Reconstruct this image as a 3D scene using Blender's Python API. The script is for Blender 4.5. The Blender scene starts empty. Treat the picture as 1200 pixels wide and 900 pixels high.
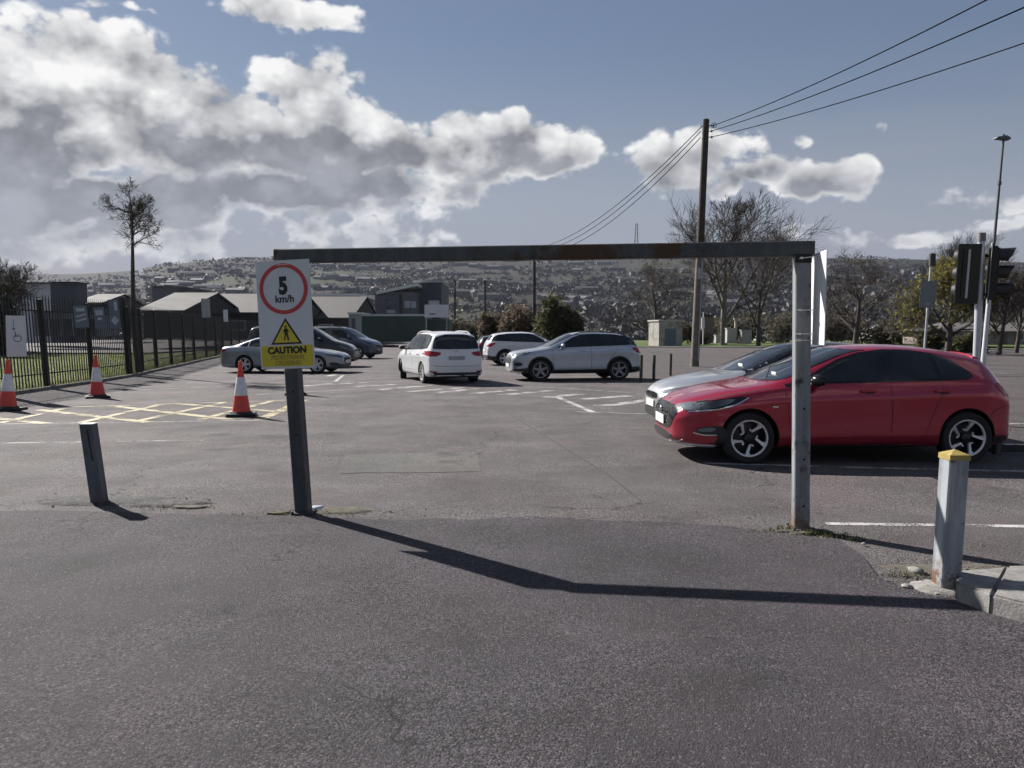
import bpy, bmesh, math, random
import numpy as np
from mathutils import Vector, Matrix, noise as mnoise
from mathutils.bvhtree import BVHTree

scene = bpy.context.scene
COL = scene.collection
rad = math.radians

# ---------------------------------------------------------------- camera, sky, sun, exposure
# Everything is laid out in the frame of the car park's surface and turned by SLOPE at the end:
# the car park falls away from the camera by a few degrees, poles and trees stay plumb (UP).
SLOPE = rad(4.5)
W = Matrix.Rotation(-SLOPE, 4, 'X')
UP = Vector((0, -math.sin(SLOPE), math.cos(SLOPE)))
F, CX, CY, HC, HORIZ = 920.0, 600.0, 450.0, 1.60, 389.0
PITCH = math.atan((CY - HORIZ) / F)

cam_data = bpy.data.cameras.new('camera')
cam_data.sensor_width = 36.0
cam_data.lens = F / 1200.0 * 36.0
cam_data.clip_start = 0.05
cam_data.clip_end = 9000.0
cam = bpy.data.objects.new('camera', cam_data)
COL.objects.link(cam)
cam.matrix_basis = W @ (Matrix.Translation((0, 0, HC)) @ Matrix.Rotation(rad(90) - PITCH, 4, 'X'))
scene.camera = cam

to_sun = (W.to_3x3() @ Vector((-2.58, 2.26, 2.45))).normalized()
SUN_EL = math.asin(to_sun.z)
SUN_AZ = math.atan2(to_sun.x, to_sun.y)
sun_data = bpy.data.lights.new('sun', 'SUN')
sun_data.energy = 5.0
sun_data.angle = rad(0.53)
sun_data.color = (1.0, 0.955, 0.90)
sun = bpy.data.objects.new('sun', sun_data)
COL.objects.link(sun)
sun.rotation_euler = to_sun.to_track_quat('Z', 'Y').to_euler()

scene.view_settings.view_transform = 'Standard'
scene.view_settings.look = 'None'
scene.view_settings.exposure = 1.0
scene.view_settings.gamma = 1.0
scene.view_settings.use_curve_mapping = False
scene.cycles.max_bounces = 4
scene.cycles.diffuse_bounces = 2
scene.cycles.glossy_bounces = 3
scene.cycles.use_light_tree = False
scene.cycles.adaptive_threshold = 0.03
scene.cycles.volume_bounces = 0
scene.cycles.transparent_max_bounces = 6
scene.cycles.use_denoising = True


def ray(px, py):
    f = Vector((0, math.cos(PITCH), -math.sin(PITCH)))
    u = Vector((0, math.sin(PITCH), math.cos(PITCH)))
    return f + Vector(((px - CX) / F, 0, 0)) + u * ((CY - py) / F)


def G(px, py, z=0.0):                     # a point of the photograph that lies on the surface
    d = ray(px, py)
    return Vector((0, 0, HC)) + d * ((z - HC) / d.z)


def P(px, py, y):                         # a point of the photograph at distance y
    d = ray(px, py)
    return Vector((0, 0, HC)) + d * (y / d.y)


class NT:                                 # tiny node-tree helper
    def __init__(s, tree):
        s.t = tree

    def n(s, kind, ins=None, **kw):
        nd = s.t.nodes.new(kind)
        for k, v in kw.items():
            setattr(nd, k, v)
        for k, v in (ins or {}).items():
            if hasattr(v, 'links') and hasattr(v, 'is_output'):
                s.t.links.new(v, nd.inputs[k])
            else:
                nd.inputs[k].default_value = v
        return nd

    def m(s, op, a, b=0.0, c=0.0, clamp=False):
        nd = s.t.nodes.new('ShaderNodeMath')
        nd.operation = op
        nd.use_clamp = clamp
        for i, v in enumerate((a, b, c)):
            if hasattr(v, 'is_output'):
                s.t.links.new(v, nd.inputs[i])
            else:
                nd.inputs[i].default_value = v
        return nd.outputs[0]

    def mix(s, fac, a, b, blend='MIX'):
        nd = s.t.nodes.new('ShaderNodeMix')
        nd.data_type = 'RGBA'
        nd.blend_type = blend
        for k, v in ((0, fac), (6, a), (7, b)):
            if hasattr(v, 'is_output'):
                s.t.links.new(v, nd.inputs[k])
            else:
                nd.inputs[k].default_value = v if k == 0 else (tuple(v) + (1,))[:4]
        return nd.outputs[2]

    def ramp(s, fac, lo, hi, a=0.0, b=1.0, smooth=True):
        nd = s.t.nodes.new('ShaderNodeMapRange')
        nd.interpolation_type = 'SMOOTHSTEP' if smooth else 'LINEAR'
        nd.clamp = True
        for k, v in ((0, fac), (1, lo), (2, hi), (3, a), (4, b)):
            if hasattr(v, 'is_output'):
                s.t.links.new(v, nd.inputs[k])
            else:
                nd.inputs[k].default_value = v
        return nd.outputs[0]

    def noise(s, vec, scale, detail=4.0, rough=0.55, dist=0.0):
        nd = s.n('ShaderNodeTexNoise', {'Scale': scale, 'Detail': detail, 'Roughness': rough, 'Distortion': dist})
        if vec is not None:
            s.t.links.new(vec, nd.inputs['Vector'])
        return nd.outputs[0]


PUFF = 0.335
SKY_SHOWN = 0.74


def build_world():
    w = bpy.data.worlds.new('World')
    scene.world = w
    w.use_nodes = True
    w.cycles.sampling_method = 'NONE'
    t = w.node_tree
    t.nodes.clear()
    N = NT(t)
    sky = N.n('ShaderNodeTexSky', sky_type='NISHITA', sun_disc=False, sun_elevation=SUN_EL, sun_rotation=SUN_AZ,
              altitude=50.0, air_density=1.0, dust_density=0.5, ozone_density=3.0)
    co = N.n('ShaderNodeTexCoord').outputs['Generated']
    nrm = N.n('ShaderNodeVectorMath', {0: co}, operation='NORMALIZE').outputs[0]
    # clouds: banks laid out by compass bearing and elevation, broken up by noise on the sky sphere
    def az_el(px, py):
        d = (W.to_3x3() @ ray(px, py)).normalized()
        return math.atan2(d.x, d.y), math.asin(d.z)
    # through the photograph: centre, half sizes in degrees, darkness of the underside, weight
    banks = [
        (80, 95, 6.8, 3.2, -.5, 1.2), (30, 150, 8.5, 3.8, -.2, 1.25), (175, 130, 6.0, 3.4, .0, 1.25), (250, 150, 5.5, 3.0, .1, 1.2),
        (362, 112, 3.6, 2.7, .3, 1.15), (330, 165, 6.5, 2.8, .1, 1.05), (420, 168, 5.4, 2.6, .2, 1.2), (510, 178, 5.0, 2.4, .1, 1.25), (600, 180, 4.8, 2.1, .0, 1.2), 
        (60, 228, 15, 2.2, .9, 1.2), (260, 226, 13, 2.0, 1.0, 1.2), (460, 214, 8, 1.5, .7, 1.05), (60, 275, 15, 2.0, .1, .75), (300, 270, 13, 1.8, .2, .70), 
        (350, 10, 4.0, 1.2, -.5, .85), (140, 8, 2.6, .55, -.6, .66), 
        (790, 196, 4.0, 1.7, -.1, 1.0), (845, 180, 2.2, 1.5, -.3, .9), (870, 215, 3.6, 1.3, .2, 1.0), (950, 220, 3.4, 1.25, .1, 1.05), 
        (928, 172, 1.5, .8, -.2, .52), (1023, 160, .8, .8, -.2, .50), (1190, 238, 6, 1.0, .1, .62), (1080, 268, 8, .8, .1, .58),
        (-400, 120, 15, 6, .1, .95), (1900, 120, 14, 4, .1, .9)]

    sp = N.n('ShaderNodeSeparateXYZ', {0: nrm})
    az = N.m('ARCTAN2', sp.outputs[0], sp.outputs[1])
    el = N.m('ARCSINE', sp.outputs[2])
    wn = N.n('ShaderNodeTexNoise', {'Vector': nrm, 'Scale': 8.0, 'Detail': 1.0, 'Roughness': 0.6}).outputs[1]
    ws = N.n('ShaderNodeSeparateColor', {0: wn})
    azn = N.m('ADD', az, N.m('MULTIPLY', N.m('SUBTRACT', ws.outputs[0], 0.5), 0.13))
    eln = N.m('ADD', el, N.m('MULTIPLY', N.m('SUBTRACT', ws.outputs[1], 0.5), 0.075))
    tot, num, den = None, None, None
    for (px, py, sa, se, drk, wt) in banks:
        a0, e0 = az_el(px, py)
        da = N.m('MULTIPLY_ADD', azn, 1 / rad(sa), -a0 / rad(sa))
        de = N.m('MULTIPLY_ADD', eln, 1 / rad(se), -e0 / rad(se))
        r2 = N.m('MULTIPLY_ADD', da, da, N.m('MULTIPLY', de, de))
        g = N.m('MULTIPLY', N.m('EXPONENT', N.m('MULTIPLY', r2, -0.8)), wt)
        gd = N.m('MULTIPLY', g, N.m('SUBTRACT', drk, de))
        tot = g if tot is None else N.m('MAXIMUM', tot, g)
        num = gd if num is None else N.m('ADD', num, gd)
        den = g if den is None else N.m('ADD', den, g)
    # loose scattered cloud over the rest of the sky, beside and behind the camera
    away = N.ramp(N.m('ABSOLUTE', az), rad(50), rad(80))
    low = N.noise(nrm, 3.2, 1.0, 0.5)
    tot = N.m('MAXIMUM', tot, N.m('MULTIPLY', N.m('MULTIPLY', N.ramp(low, 0.52, 0.70), 0.85), away))
    under = N.m('DIVIDE', num, N.m('ADD', den, 0.02))        # +1 on a cloud's underside, -1 on its crest
    mp = N.n('ShaderNodeMapping', {'Vector': nrm, 'Scale': (1.0, 1.0, 1.3)}).outputs[0]
    def puffs(v, det):
        vo = N.n('ShaderNodeTexVoronoi', {'Vector': v, 'Scale': 17.0, 'Detail': det, 'Roughness': 0.5, 'Lacunarity': 2.3}, feature='F1').outputs[0]
        return N.m('MULTIPLY_ADD', vo, -0.33, N.m('ADD', N.noise(v, 14.0, det + 3.0, 0.58), PUFF))
    n0 = puffs(mp, 2.0)
    ts = to_sun * 0.030 + Vector((0, 0, 0.016))
    n1 = puffs(N.n('ShaderNodeVectorMath', {0: mp, 1: tuple(ts)}, operation='ADD').outputs[0], 0.0)
    d0 = N.m('ADD', tot, N.m('MULTIPLY', N.m('SUBTRACT', n0, 0.5), N.ramp(tot, 0.08, 0.5, 0.55, 2.0)))
    lit = N.m('SUBTRACT', n0, n1)
    cover = N.ramp(d0, 0.40, 0.70)
    core = N.ramp(d0, 0.50, 1.15)
    shade = N.m('MULTIPLY', core, N.ramp(under, -0.8, 0.75, 0.14, 1.15))
    shade = N.m('SUBTRACT', shade, N.m('MULTIPLY', lit, 1.9), clamp=True)
    ccol = N.mix(shade, (1.30, 1.29, 1.27), N.n('ShaderNodeVectorMath', {0: (0.305, 0.315, 0.34), 3: N.ramp(n0, 0.35, 0.75, 0.80, 1.45)}, operation='SCALE').outputs[0])
    # thin veil of haze low down
    veil = N.ramp(el, rad(16), rad(1.5), 0.0, 0.90)
    vn = N.noise(N.n('ShaderNodeMapping', {'Vector': nrm, 'Scale': (1, 1, 4.0)}).outputs[0], 5.0, 2.0, 0.55)
    veil = N.m('MULTIPLY', veil, N.ramp(vn, 0.25, 0.6, 0.62, 1.0))
    K = SKY_SHOWN / 2 ** scene.view_settings.exposure      # the sky as the photograph shows it at this exposure
    skyc = N.n('ShaderNodeVectorMath', {0: sky.outputs[0], 3: 0.085}, operation='SCALE').outputs[0]
    skyc = N.mix(0.45, skyc, (0.245, 0.305, 0.455))
    base = N.mix(veil, skyc, (0.42, 0.45, 0.53))
    col = N.mix(N.m('MULTIPLY', cover, N.ramp(el, rad(-1), rad(8), 0.5, 0.97)), base, ccol)
    col = N.n('ShaderNodeVectorMath', {0: col, 3: 1 / 0.085}, operation='SCALE').outputs[0]
    bg = N.n('ShaderNodeBackground', {'Color': col, 'Strength': 0.085 * K})
    out = N.n('ShaderNodeOutputWorld')
    t.links.new(bg.outputs[0], out.inputs[0])


build_world()

# ---------------------------------------------------------------- helpers
class MB:
    """collects shapes; build() links them as ONE mesh object"""
    def __init__(s):
        s.v, s.f, s.mi, s.cur = [], [], [], 0

    def add(s, vs, fs):
        o = len(s.v)
        s.v += [tuple(v) for v in vs]
        s.f += [tuple(i + o for i in f) for f in fs]
        s.mi += [s.cur] * len(fs)
        return s

    def box(s, c, size, M=None):
        x, y, z = (a / 2 for a in size)
        vs = [Vector((sx * x, sy * y, sz * z)) for sz in (-1, 1) for sy in (-1, 1) for sx in (-1, 1)]
        if M is not None:
            vs = [M @ v for v in vs]
        vs = [v + Vector(c) for v in vs]
        return s.add(vs, [(0, 2, 3, 1), (4, 5, 7, 6), (0, 1, 5, 4), (1, 3, 7, 5), (3, 2, 6, 7), (2, 0, 4, 6)])

    def bbox(s, c, size, b=0.01):
        """box with bevelled edges"""
        x, y, z = (a / 2 for a in size)
        b = min(b, x * .9, y * .9, z * .9)
        bm = bmesh.new()
        bmesh.ops.create_cube(bm, size=1)
        for v in bm.verts:
            v.co = Vector((v.co.x * 2 * x, v.co.y * 2 * y, v.co.z * 2 * z))
        bmesh.ops.bevel(bm, geom=bm.edges[:], offset=b, segments=2, affect='EDGES')
        bm.verts.index_update()
        s.add([v.co + Vector(c) for v in bm.verts], [[v.index for v in f.verts] for f in bm.faces])
        bm.free()
        return s

    def tube(s, pts, r, n=8, cap=True):
        pts = [Vector(p) for p in pts]
        if not hasattr(r, '__len__'):
            r = [r] * len(pts)
        vs, fs = [], []
        ref = None
        for i, p in enumerate(pts):
            t = (pts[min(i + 1, len(pts) - 1)] - pts[max(i - 1, 0)])
            if t.length < 1e-9:
                t = Vector((0, 0, 1))
            t.normalize()
            if ref is None:
                ref = t.orthogonal().normalized()
            a = (ref - t * ref.dot(t))
            a = a.normalized() if a.length > 1e-6 else t.orthogonal().normalized()
            ref = a
            b = t.cross(a)
            for k in range(n):
                q = 2 * math.pi * k / n
                vs.append(p + (a * math.cos(q) + b * math.sin(q)) * r[i])
        for i in range(len(pts) - 1):
            for k in range(n):
                fs.append((i * n + k, i * n + (k + 1) % n, (i + 1) * n + (k + 1) % n, (i + 1) * n + k))
        if cap:
            fs.append(tuple(range(n - 1, -1, -1)))
            fs.append(tuple((len(pts) - 1) * n + k for k in range(n)))
        return s.add(vs, fs)

    def lathe(s, prof, n=24, M=None, close=True):
        """profile of (r, h) turned about z"""
        vs, fs = [], []
        for (r, h) in prof:
            for k in range(n):
                q = 2 * math.pi * k / n
                vs.append(Vector((r * math.cos(q), r * math.sin(q), h)))
        m = len(prof)
        for i in range(m - 1):
            for k in range(n):
                fs.append((i * n + k, i * n + (k + 1) % n, (i + 1) * n + (k + 1) % n, (i + 1) * n + k))
        if close:
            if prof[0][0] > 1e-6:
                fs.append(tuple(range(n - 1, -1, -1)))
            if prof[-1][0] > 1e-6:
                fs.append(tuple((m - 1) * n + k for k in range(n)))
        if M is not None:
            vs = [M @ v for v in vs]
        return s.add(vs, fs)

    def prism(s, poly, vec):
        """polygon of 3D points extruded by vec"""
        poly = [Vector(p) for p in poly]
        n = len(poly)
        vs = poly + [p + Vector(vec) for p in poly]
        fs = [tuple(range(n - 1, -1, -1)), tuple(range(n, 2 * n))]
        fs += [(i, (i + 1) % n, n + (i + 1) % n, n + i) for i in range(n)]
        return s.add(vs, fs)

    def mesh(s, name, mats, smooth=False):
        me = bpy.data.meshes.new(name)
        me.from_pydata(s.v, [], s.f)
        for m in (mats if isinstance(mats, (list, tuple)) else [mats]):
            me.materials.append(m)
        if any(s.mi):
            me.polygons.foreach_set('material_index', s.mi)
        fix_normals(me)
        if smooth:
            me.polygons.foreach_set('use_smooth', [True] * len(me.polygons))
            me.set_sharp_from_angle(angle=rad(smooth if smooth is not True else 40))
        me.update()
        return me

    def build(s, name, mats, parent=None, smooth=False, loc=None):
        return link(name, s.mesh(name, mats, smooth), parent, loc)


def fix_normals(me):
    if len(me.polygons) > 60000:
        return
    bm = bmesh.new()
    bm.from_mesh(me)
    bmesh.ops.recalc_face_normals(bm, faces=bm.faces[:])
    bm.to_mesh(me)
    bm.free()


def link(name, me, parent=None, loc=None):
    o = bpy.data.objects.new(name, me)
    COL.objects.link(o)
    if parent is not None:
        o.parent = parent
    if loc is not None:
        o.location = loc
    return o


def tag(o, label=None, cat=None, group=None, kind=None):
    for k, v in (('label', label), ('category', cat), ('group', group), ('kind', kind)):
        if v:
            o[k] = v
    return o


def empty(name, loc=(0, 0, 0), rz=0.0, label=None, cat=None, group=None):
    o = bpy.data.objects.new(name, None)
    o.empty_display_size = 0.2
    COL.objects.link(o)
    o.matrix_basis = Matrix.Translation(loc) @ Matrix.Rotation(rz, 4, 'Z')
    return tag(o, label, cat, group)


def copy_tree(o, parent=None):
    c = o.copy()
    COL.objects.link(c)
    c.parent = parent
    for ch in list(o.children):
        copy_tree(ch, c)
    return c


def plumb(loc, rz=0.0):
    """frame standing truly upright on the sloping surface"""
    return Matrix.Translation(loc) @ Matrix.Rotation(SLOPE, 4, 'X') @ Matrix.Rotation(rz, 4, 'Z')


# ---------------------------------------------------------------- materials
def new_mat(name):
    m = bpy.data.materials.new(name)
    m.use_nodes = True
    t = m.node_tree
    N = NT(t)
    return m, N, t.nodes['Principled BSDF']


def setp(N, b, **kw):
    for k, v in kw.items():
        k = k.replace('_', ' ')
        if hasattr(v, 'is_output'):
            N.t.links.new(v, b.inputs[k])
        else:
            b.inputs[k].default_value = (tuple(v) + (1,))[:4] if hasattr(v, '__len__') else v


MATS = {}


def simple(name, col, rough=0.6, metal=0.0, var=0.18, scale=6.0, bump=0.0, bscale=60.0, coat=0.0, spec=0.5, dirt=None, dscale=3.0, dth=(0.5, 0.7), rand=0.0):
    """plain surface with grain, blotches and a little relief"""
    if name in MATS:
        return MATS[name]
    m, N, b = new_mat(name)
    co = N.n('ShaderNodeTexCoord').outputs['Object']
    nz = N.noise(co, scale, 5.0, 0.6)
    f = N.ramp(nz, 0.25, 0.75, 1.0 - var, 1.0 + var, smooth=False)
    if rand:
        rn = N.n('ShaderNodeObjectInfo').outputs['Random']
        f = N.m('MULTIPLY', f, N.ramp(rn, 0, 1, 1 - rand, 1 + rand, smooth=False))
    c = N.n('ShaderNodeVectorMath', {0: tuple(col), 3: f}, operation='SCALE').outputs[0]
    if dirt:
        dn = N.noise(co, dscale, 6.0, 0.65)
        c = N.mix(N.ramp(dn, dth[0], dth[1]), c, dirt)
    setp(N, b, Base_Color=c, Roughness=N.ramp(nz, 0.2, 0.8, max(rough - .08, 0.02), min(rough + .08, 1), smooth=False), Metallic=metal, Coat_Weight=coat, Specular_IOR_Level=spec)
    if coat:
        setp(N, b, Coat_Roughness=0.04)
    if bump:
        bn = N.noise(co, bscale, 4.0, 0.6)
        bp = N.n('ShaderNodeBump', {'Strength': bump, 'Distance': 0.01, 'Height': bn})
        setp(N, b, Normal=bp.outputs[0])
    MATS[name] = m
    return m


def paint(name, col, metal=0.35, rough=0.34, dust=0.12):
    if name in MATS:
        return MATS[name]
    m, N, b = new_mat(name)
    co = N.n('ShaderNodeTexCoord').outputs['Object']
    sp = N.n('ShaderNodeSeparateXYZ', {0: co})
    nz = N.noise(co, 5.0, 5.0, 0.65)
    fl = N.noise(co, 900.0, 1.0, 0.5)
    c = N.n('ShaderNodeVectorMath', {0: tuple(col), 3: N.ramp(fl, 0.3, 0.7, 0.9, 1.1, smooth=False)}, operation='SCALE').outputs[0]
    # road dust thrown up along the sills
    grime = N.m('MULTIPLY', N.ramp(N.m('ADD', sp.outputs[2], N.m('MULTIPLY', nz, 0.35)), 0.30, 0.85, 0.55, 0.0), N.ramp(nz, 0.3, 0.7, 0.4, 1.0))
    c = N.mix(N.m('MULTIPLY', grime, dust * 4), c, (0.16, 0.14, 0.12))
    setp(N, b, Base_Color=c, Metallic=metal, Roughness=N.m('ADD', rough, N.m('MULTIPLY', grime, 0.35)), Coat_Weight=0.9, Coat_Roughness=0.03)
    MATS[name] = m
    return m


def asphalt(name, col, chip=0.10, big=0.5, scale=1.0, coarse=1.0):
    """aggregate of many sizes, blotches, oil spots, a few cracks"""
    m, N, b = new_mat(name)
    co = N.n('ShaderNodeTexCoord').outputs['Object']
    v1 = N.n('ShaderNodeTexVoronoi', {'Vector': co, 'Scale': 90.0 * scale})
    gs = N.n('ShaderNodeSeparateColor', {0: v1.outputs['Color']})
    broad = N.noise(co, 40.0 * scale, 4.0, 0.85)
    lo = N.n('ShaderNodeTexNoise', {'Vector': co, 'Scale': 0.7, 'Detail': 4.0, 'Roughness': 0.68})
    lc = N.n('ShaderNodeSeparateColor', {0: lo.outputs[1]})
    f = N.ramp(gs.outputs[0], 0.0, 1.0, 0.30, 1.75, smooth=False)
    f = N.m('MULTIPLY', f, N.ramp(broad, 0.34, 0.66, 0.25, 1.85, smooth=False))
    f = N.m('MULTIPLY', f, N.ramp(lc.outputs[0], 0.3, 0.7, 1 - 0.6 * big, 1 + 0.6 * big, smooth=False))
    # polished wheel paths and matted patches: the grain is coarser in some places than in others
    f = N.n('ShaderNodeMix', {0: N.ramp(lc.outputs[2], 0.36, 0.64, 0.15, 1.0), 2: N.m('MULTIPLY', N.ramp(lc.outputs[0], 0.3, 0.7, 0.7, 1.2), 0.9), 3: f}).outputs[0]
    c = N.n('ShaderNodeVectorMath', {0: tuple(col), 3: f}, operation='SCALE').outputs[0]
    c = N.mix(N.m('MULTIPLY', N.ramp(lc.outputs[1], 0.42, 0.62), 0.42), c, N.n('ShaderNodeVectorMath', {0: c, 1: (1.15, 0.97, 0.97)}, operation='MULTIPLY').outputs[0])
    pick = N.ramp(gs.outputs[1], 0.95 - chip * 0.2, 0.985)
    c = N.mix(N.m('MULTIPLY', pick, 0.6), c, (0.17, 0.162, 0.158))
    wv = N.n('ShaderNodeVectorMath', {0: co, 1: N.n('ShaderNodeVectorMath', {0: lo.outputs[1], 3: 1.3}, operation='SCALE').outputs[0]}, operation='ADD').outputs[0]
    oil = N.n('ShaderNodeTexVoronoi', {'Vector': wv, 'Scale': 0.8}).outputs['Distance']
    c = N.mix(N.m('MULTIPLY', N.ramp(oil, 0.04, 0.24, 0.75, 0.0), N.ramp(broad, 0.3, 0.6)), c, (0.026, 0.025, 0.026))
    ck = N.n('ShaderNodeTexVoronoi', {'Vector': wv, 'Scale': 0.23}, feature='DISTANCE_TO_EDGE').outputs[0]
    crack = N.m('MULTIPLY', N.ramp(ck, 0.0, 0.005, 0.8, 0.0), N.ramp(lc.outputs[2], 0.46, 0.56))
    c = N.mix(crack, c, (0.012, 0.012, 0.012))
    h = N.m('MULTIPLY_ADD', v1.outputs['Distance'], -0.9, N.m('MULTIPLY', broad, 2.6 * coarse))
    bp = N.n('ShaderNodeBump', {'Strength': 0.8, 'Distance': 0.008, 'Height': h})
    setp(N, b, Base_Color=c, Roughness=0.85, Specular_IOR_Level=0.30, Normal=bp.outputs[0])
    return m


def worn_paint(name, col, keep=0.6):
    """road paint worn through to the asphalt below"""
    m, N, b = new_mat(name)
    co = N.n('ShaderNodeTexCoord').outputs['Object']
    n1 = N.noise(co, 55.0, 4.0, 0.7)
    n2 = N.noise(co, 2.3, 4.0, 0.6)
    a = N.m('ADD', N.m('MULTIPLY', n1, 0.55), N.m('MULTIPLY', n2, 0.65))
    th = 0.6 + (0.5 - keep) * 0.35
    a = N.ramp(a, th - 0.07, th + 0.07)
    c = N.n('ShaderNodeVectorMath', {0: tuple(col), 3: N.ramp(n1, 0.2, 0.8, 0.8, 1.1)}, operation='SCALE').outputs[0]
    setp(N, b, Base_Color=c, Roughness=0.75, Alpha=a)
    return m


def glass_mat(name, tint=(0.012, 0.014, 0.016), rough=0.03):
    if name in MATS:
        return MATS[name]
    m, N, b = new_mat(name)
    co = N.n('ShaderNodeTexCoord').outputs['Object']
    nz = N.noise(co, 2.5, 3.0, 0.5)
    c = N.n('ShaderNodeVectorMath', {0: tuple(tint), 3: N.ramp(nz, 0.3, 0.7, 0.5, 1.8)}, operation='SCALE').outputs[0]
    setp(N, b, Base_Color=c, Roughness=N.ramp(N.noise(co, 9.0, 4.0), 0.3, 0.8, rough, rough + 0.10), Specular_IOR_Level=0.55)
    MATS[name] = m
    return m


def rusty(name, col, rust=(0.115, 0.058, 0.03), dark=(0.012, 0.011, 0.012), amount=0.5, rough=0.55, scale=3.0, foot=0.0):
    m, N, b = new_mat(name)
    co = N.n('ShaderNodeTexCoord').outputs['Object']
    n1 = N.noise(co, scale, 7.0, 0.68)
    n2 = N.noise(co, scale * 3.1, 5.0, 0.7)
    drip = N.noise(N.n('ShaderNodeMapping', {'Vector': co, 'Scale': (14, 14, 1.6)}).outputs[0], 1.0, 4.0, 0.6)
    c = N.n('ShaderNodeVectorMath', {0: tuple(col), 3: N.ramp(drip, 0.3, 0.7, 0.75, 1.2)}, operation='SCALE').outputs[0]
    c = N.mix(N.ramp(n2, 0.52, 0.72), c, dark)
    th = 0.70 - amount * 0.22
    r = N.ramp(n1, th, th + 0.07)
    if foot:
        z = N.n('ShaderNodeSeparateXYZ', {0: co}).outputs[2]
        r = N.m('MAXIMUM', r, N.m('MULTIPLY', N.ramp(N.m('ADD', z, N.m('MULTIPLY', N.m('SUBTRACT', n2, 0.5), 0.9)), foot * 0.2, foot * 1.5, 1.0, 0.0), N.ramp(n1, 0.35, 0.55, 0.35, 1.0)))
    c = N.mix(r, c, rust)
    bp = N.n('ShaderNodeBump', {'Strength': 0.35, 'Distance': 0.004, 'Height': N.m('ADD', n2, r)})
    setp(N, b, Base_Color=c, Roughness=N.ramp(r, 0, 1, rough, 0.9), Metallic=0.0, Normal=bp.outputs[0])
    return m


def leafy(name, cols, trans=0.25, rough=0.6):
    """leaf or twig mass: one tint for each island of faces"""
    m, N, b = new_mat(name)
    r = N.n('ShaderNodeNewGeometry').outputs['Random Per Island']
    cr = N.n('ShaderNodeValToRGB')
    N.t.links.new(r, cr.inputs[0])
    el = cr.color_ramp.elements
    while len(el) < len(cols):
        el.new(0.5)
    for i, c in enumerate(cols):
        el[i].position = i / max(len(cols) - 1, 1)
        el[i].color = tuple(c) + (1,)
    setp(N, b, Base_Color=cr.outputs[0], Roughness=rough, Specular_IOR_Level=0.25)
    if trans:
        tr = N.n('ShaderNodeBsdfTranslucent', {'Color': cr.outputs[0]})
        mx = N.n('ShaderNodeMixShader', {0: trans, 1: b.outputs[0], 2: tr.outputs[0]})
        N.t.links.new(mx.outputs[0], N.t.nodes['Material Output'].inputs[0])
    return m
# ---------------------------------------------------------------- the setting
rng = np.random.default_rng(7)
random.seed(7)


def lerp(a, b, t):
    return a + (b - a) * t


def sheet(name, poly, z, mat, cell=None, jag=0.0, seed=0, thick=0.0):
    """flat surface laid at height z; jag roughens its outline"""
    pts = [Vector((p[0], p[1], 0)) for p in poly]
    if jag:
        r = random.Random(seed)
        out = []
        for i, p in enumerate(pts):
            q = pts[(i + 1) % len(pts)]
            n = max(1, int((q - p).length / 0.07)) if (p.length < 14 or q.length < 14) else 1
            for k in range(n):
                a = p.lerp(q, k / n)
                s = jag * (mnoise.noise(a * 2.1 + Vector((seed, 0, 0))) + 0.6 * mnoise.noise(a * 9.0)) if n > 1 else 0
                out.append(a + Vector((s * 0.4, s, 0)))
        pts = out
    mb = MB()
    if thick:
        mb.prism([p + Vector((0, 0, z - thick)) for p in pts], (0, 0, thick))
    else:
        mb.add([p + Vector((0, 0, z)) for p in pts], [tuple(range(len(pts)))])
    o = mb.build(name, mat)
    if not thick and o.data.polygons[0].normal.z < 0:
        o.data.flip_normals()
    return tag(o, kind='structure')


M_PARK = asphalt('car_park_asphalt', (0.090, 0.081, 0.082), chip=0.6, big=0.62)
M_APRON = asphalt('apron_asphalt', (0.050, 0.0445, 0.0505), chip=0.30, big=0.6, scale=1.3)
M_ROAD = asphalt('road_asphalt', (0.072, 0.063, 0.063), chip=0.2, big=0.3)
M_PATCH = asphalt('patch_asphalt', (0.112, 0.109, 0.104), chip=0.05, big=0.25, scale=1.8)


def grass_ground(name, c1, c2, c3):
    m, N, b = new_mat(name)
    co = N.n('ShaderNodeTexCoord').outputs['Object']
    a = N.noise(co, 0.12, 5.0, 0.6)
    f = N.noise(co, 2.6, 6.0, 0.7)
    g = N.noise(co, 40.0, 3.0, 0.6)
    c = N.mix(N.ramp(a, 0.4, 0.62), c1, c2)
    c = N.mix(N.ramp(f, 0.5, 0.75), c, c3)
    c = N.n('ShaderNodeVectorMath', {0: c, 3: N.ramp(g, 0.3, 0.7, 0.7, 1.3)}, operation='SCALE').outputs[0]
    bp = N.n('ShaderNodeBump', {'Strength': 0.8, 'Distance': 0.05, 'Height': g})
    setp(N, b, Base_Color=c, Roughness=0.9, Normal=bp.outputs[0], Specular_IOR_Level=0.15)
    return m


M_GRASS = grass_ground('grass_ground', (0.12, 0.150, 0.040), (0.14, 0.15, 0.055), (0.08, 0.09, 0.035))

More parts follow.
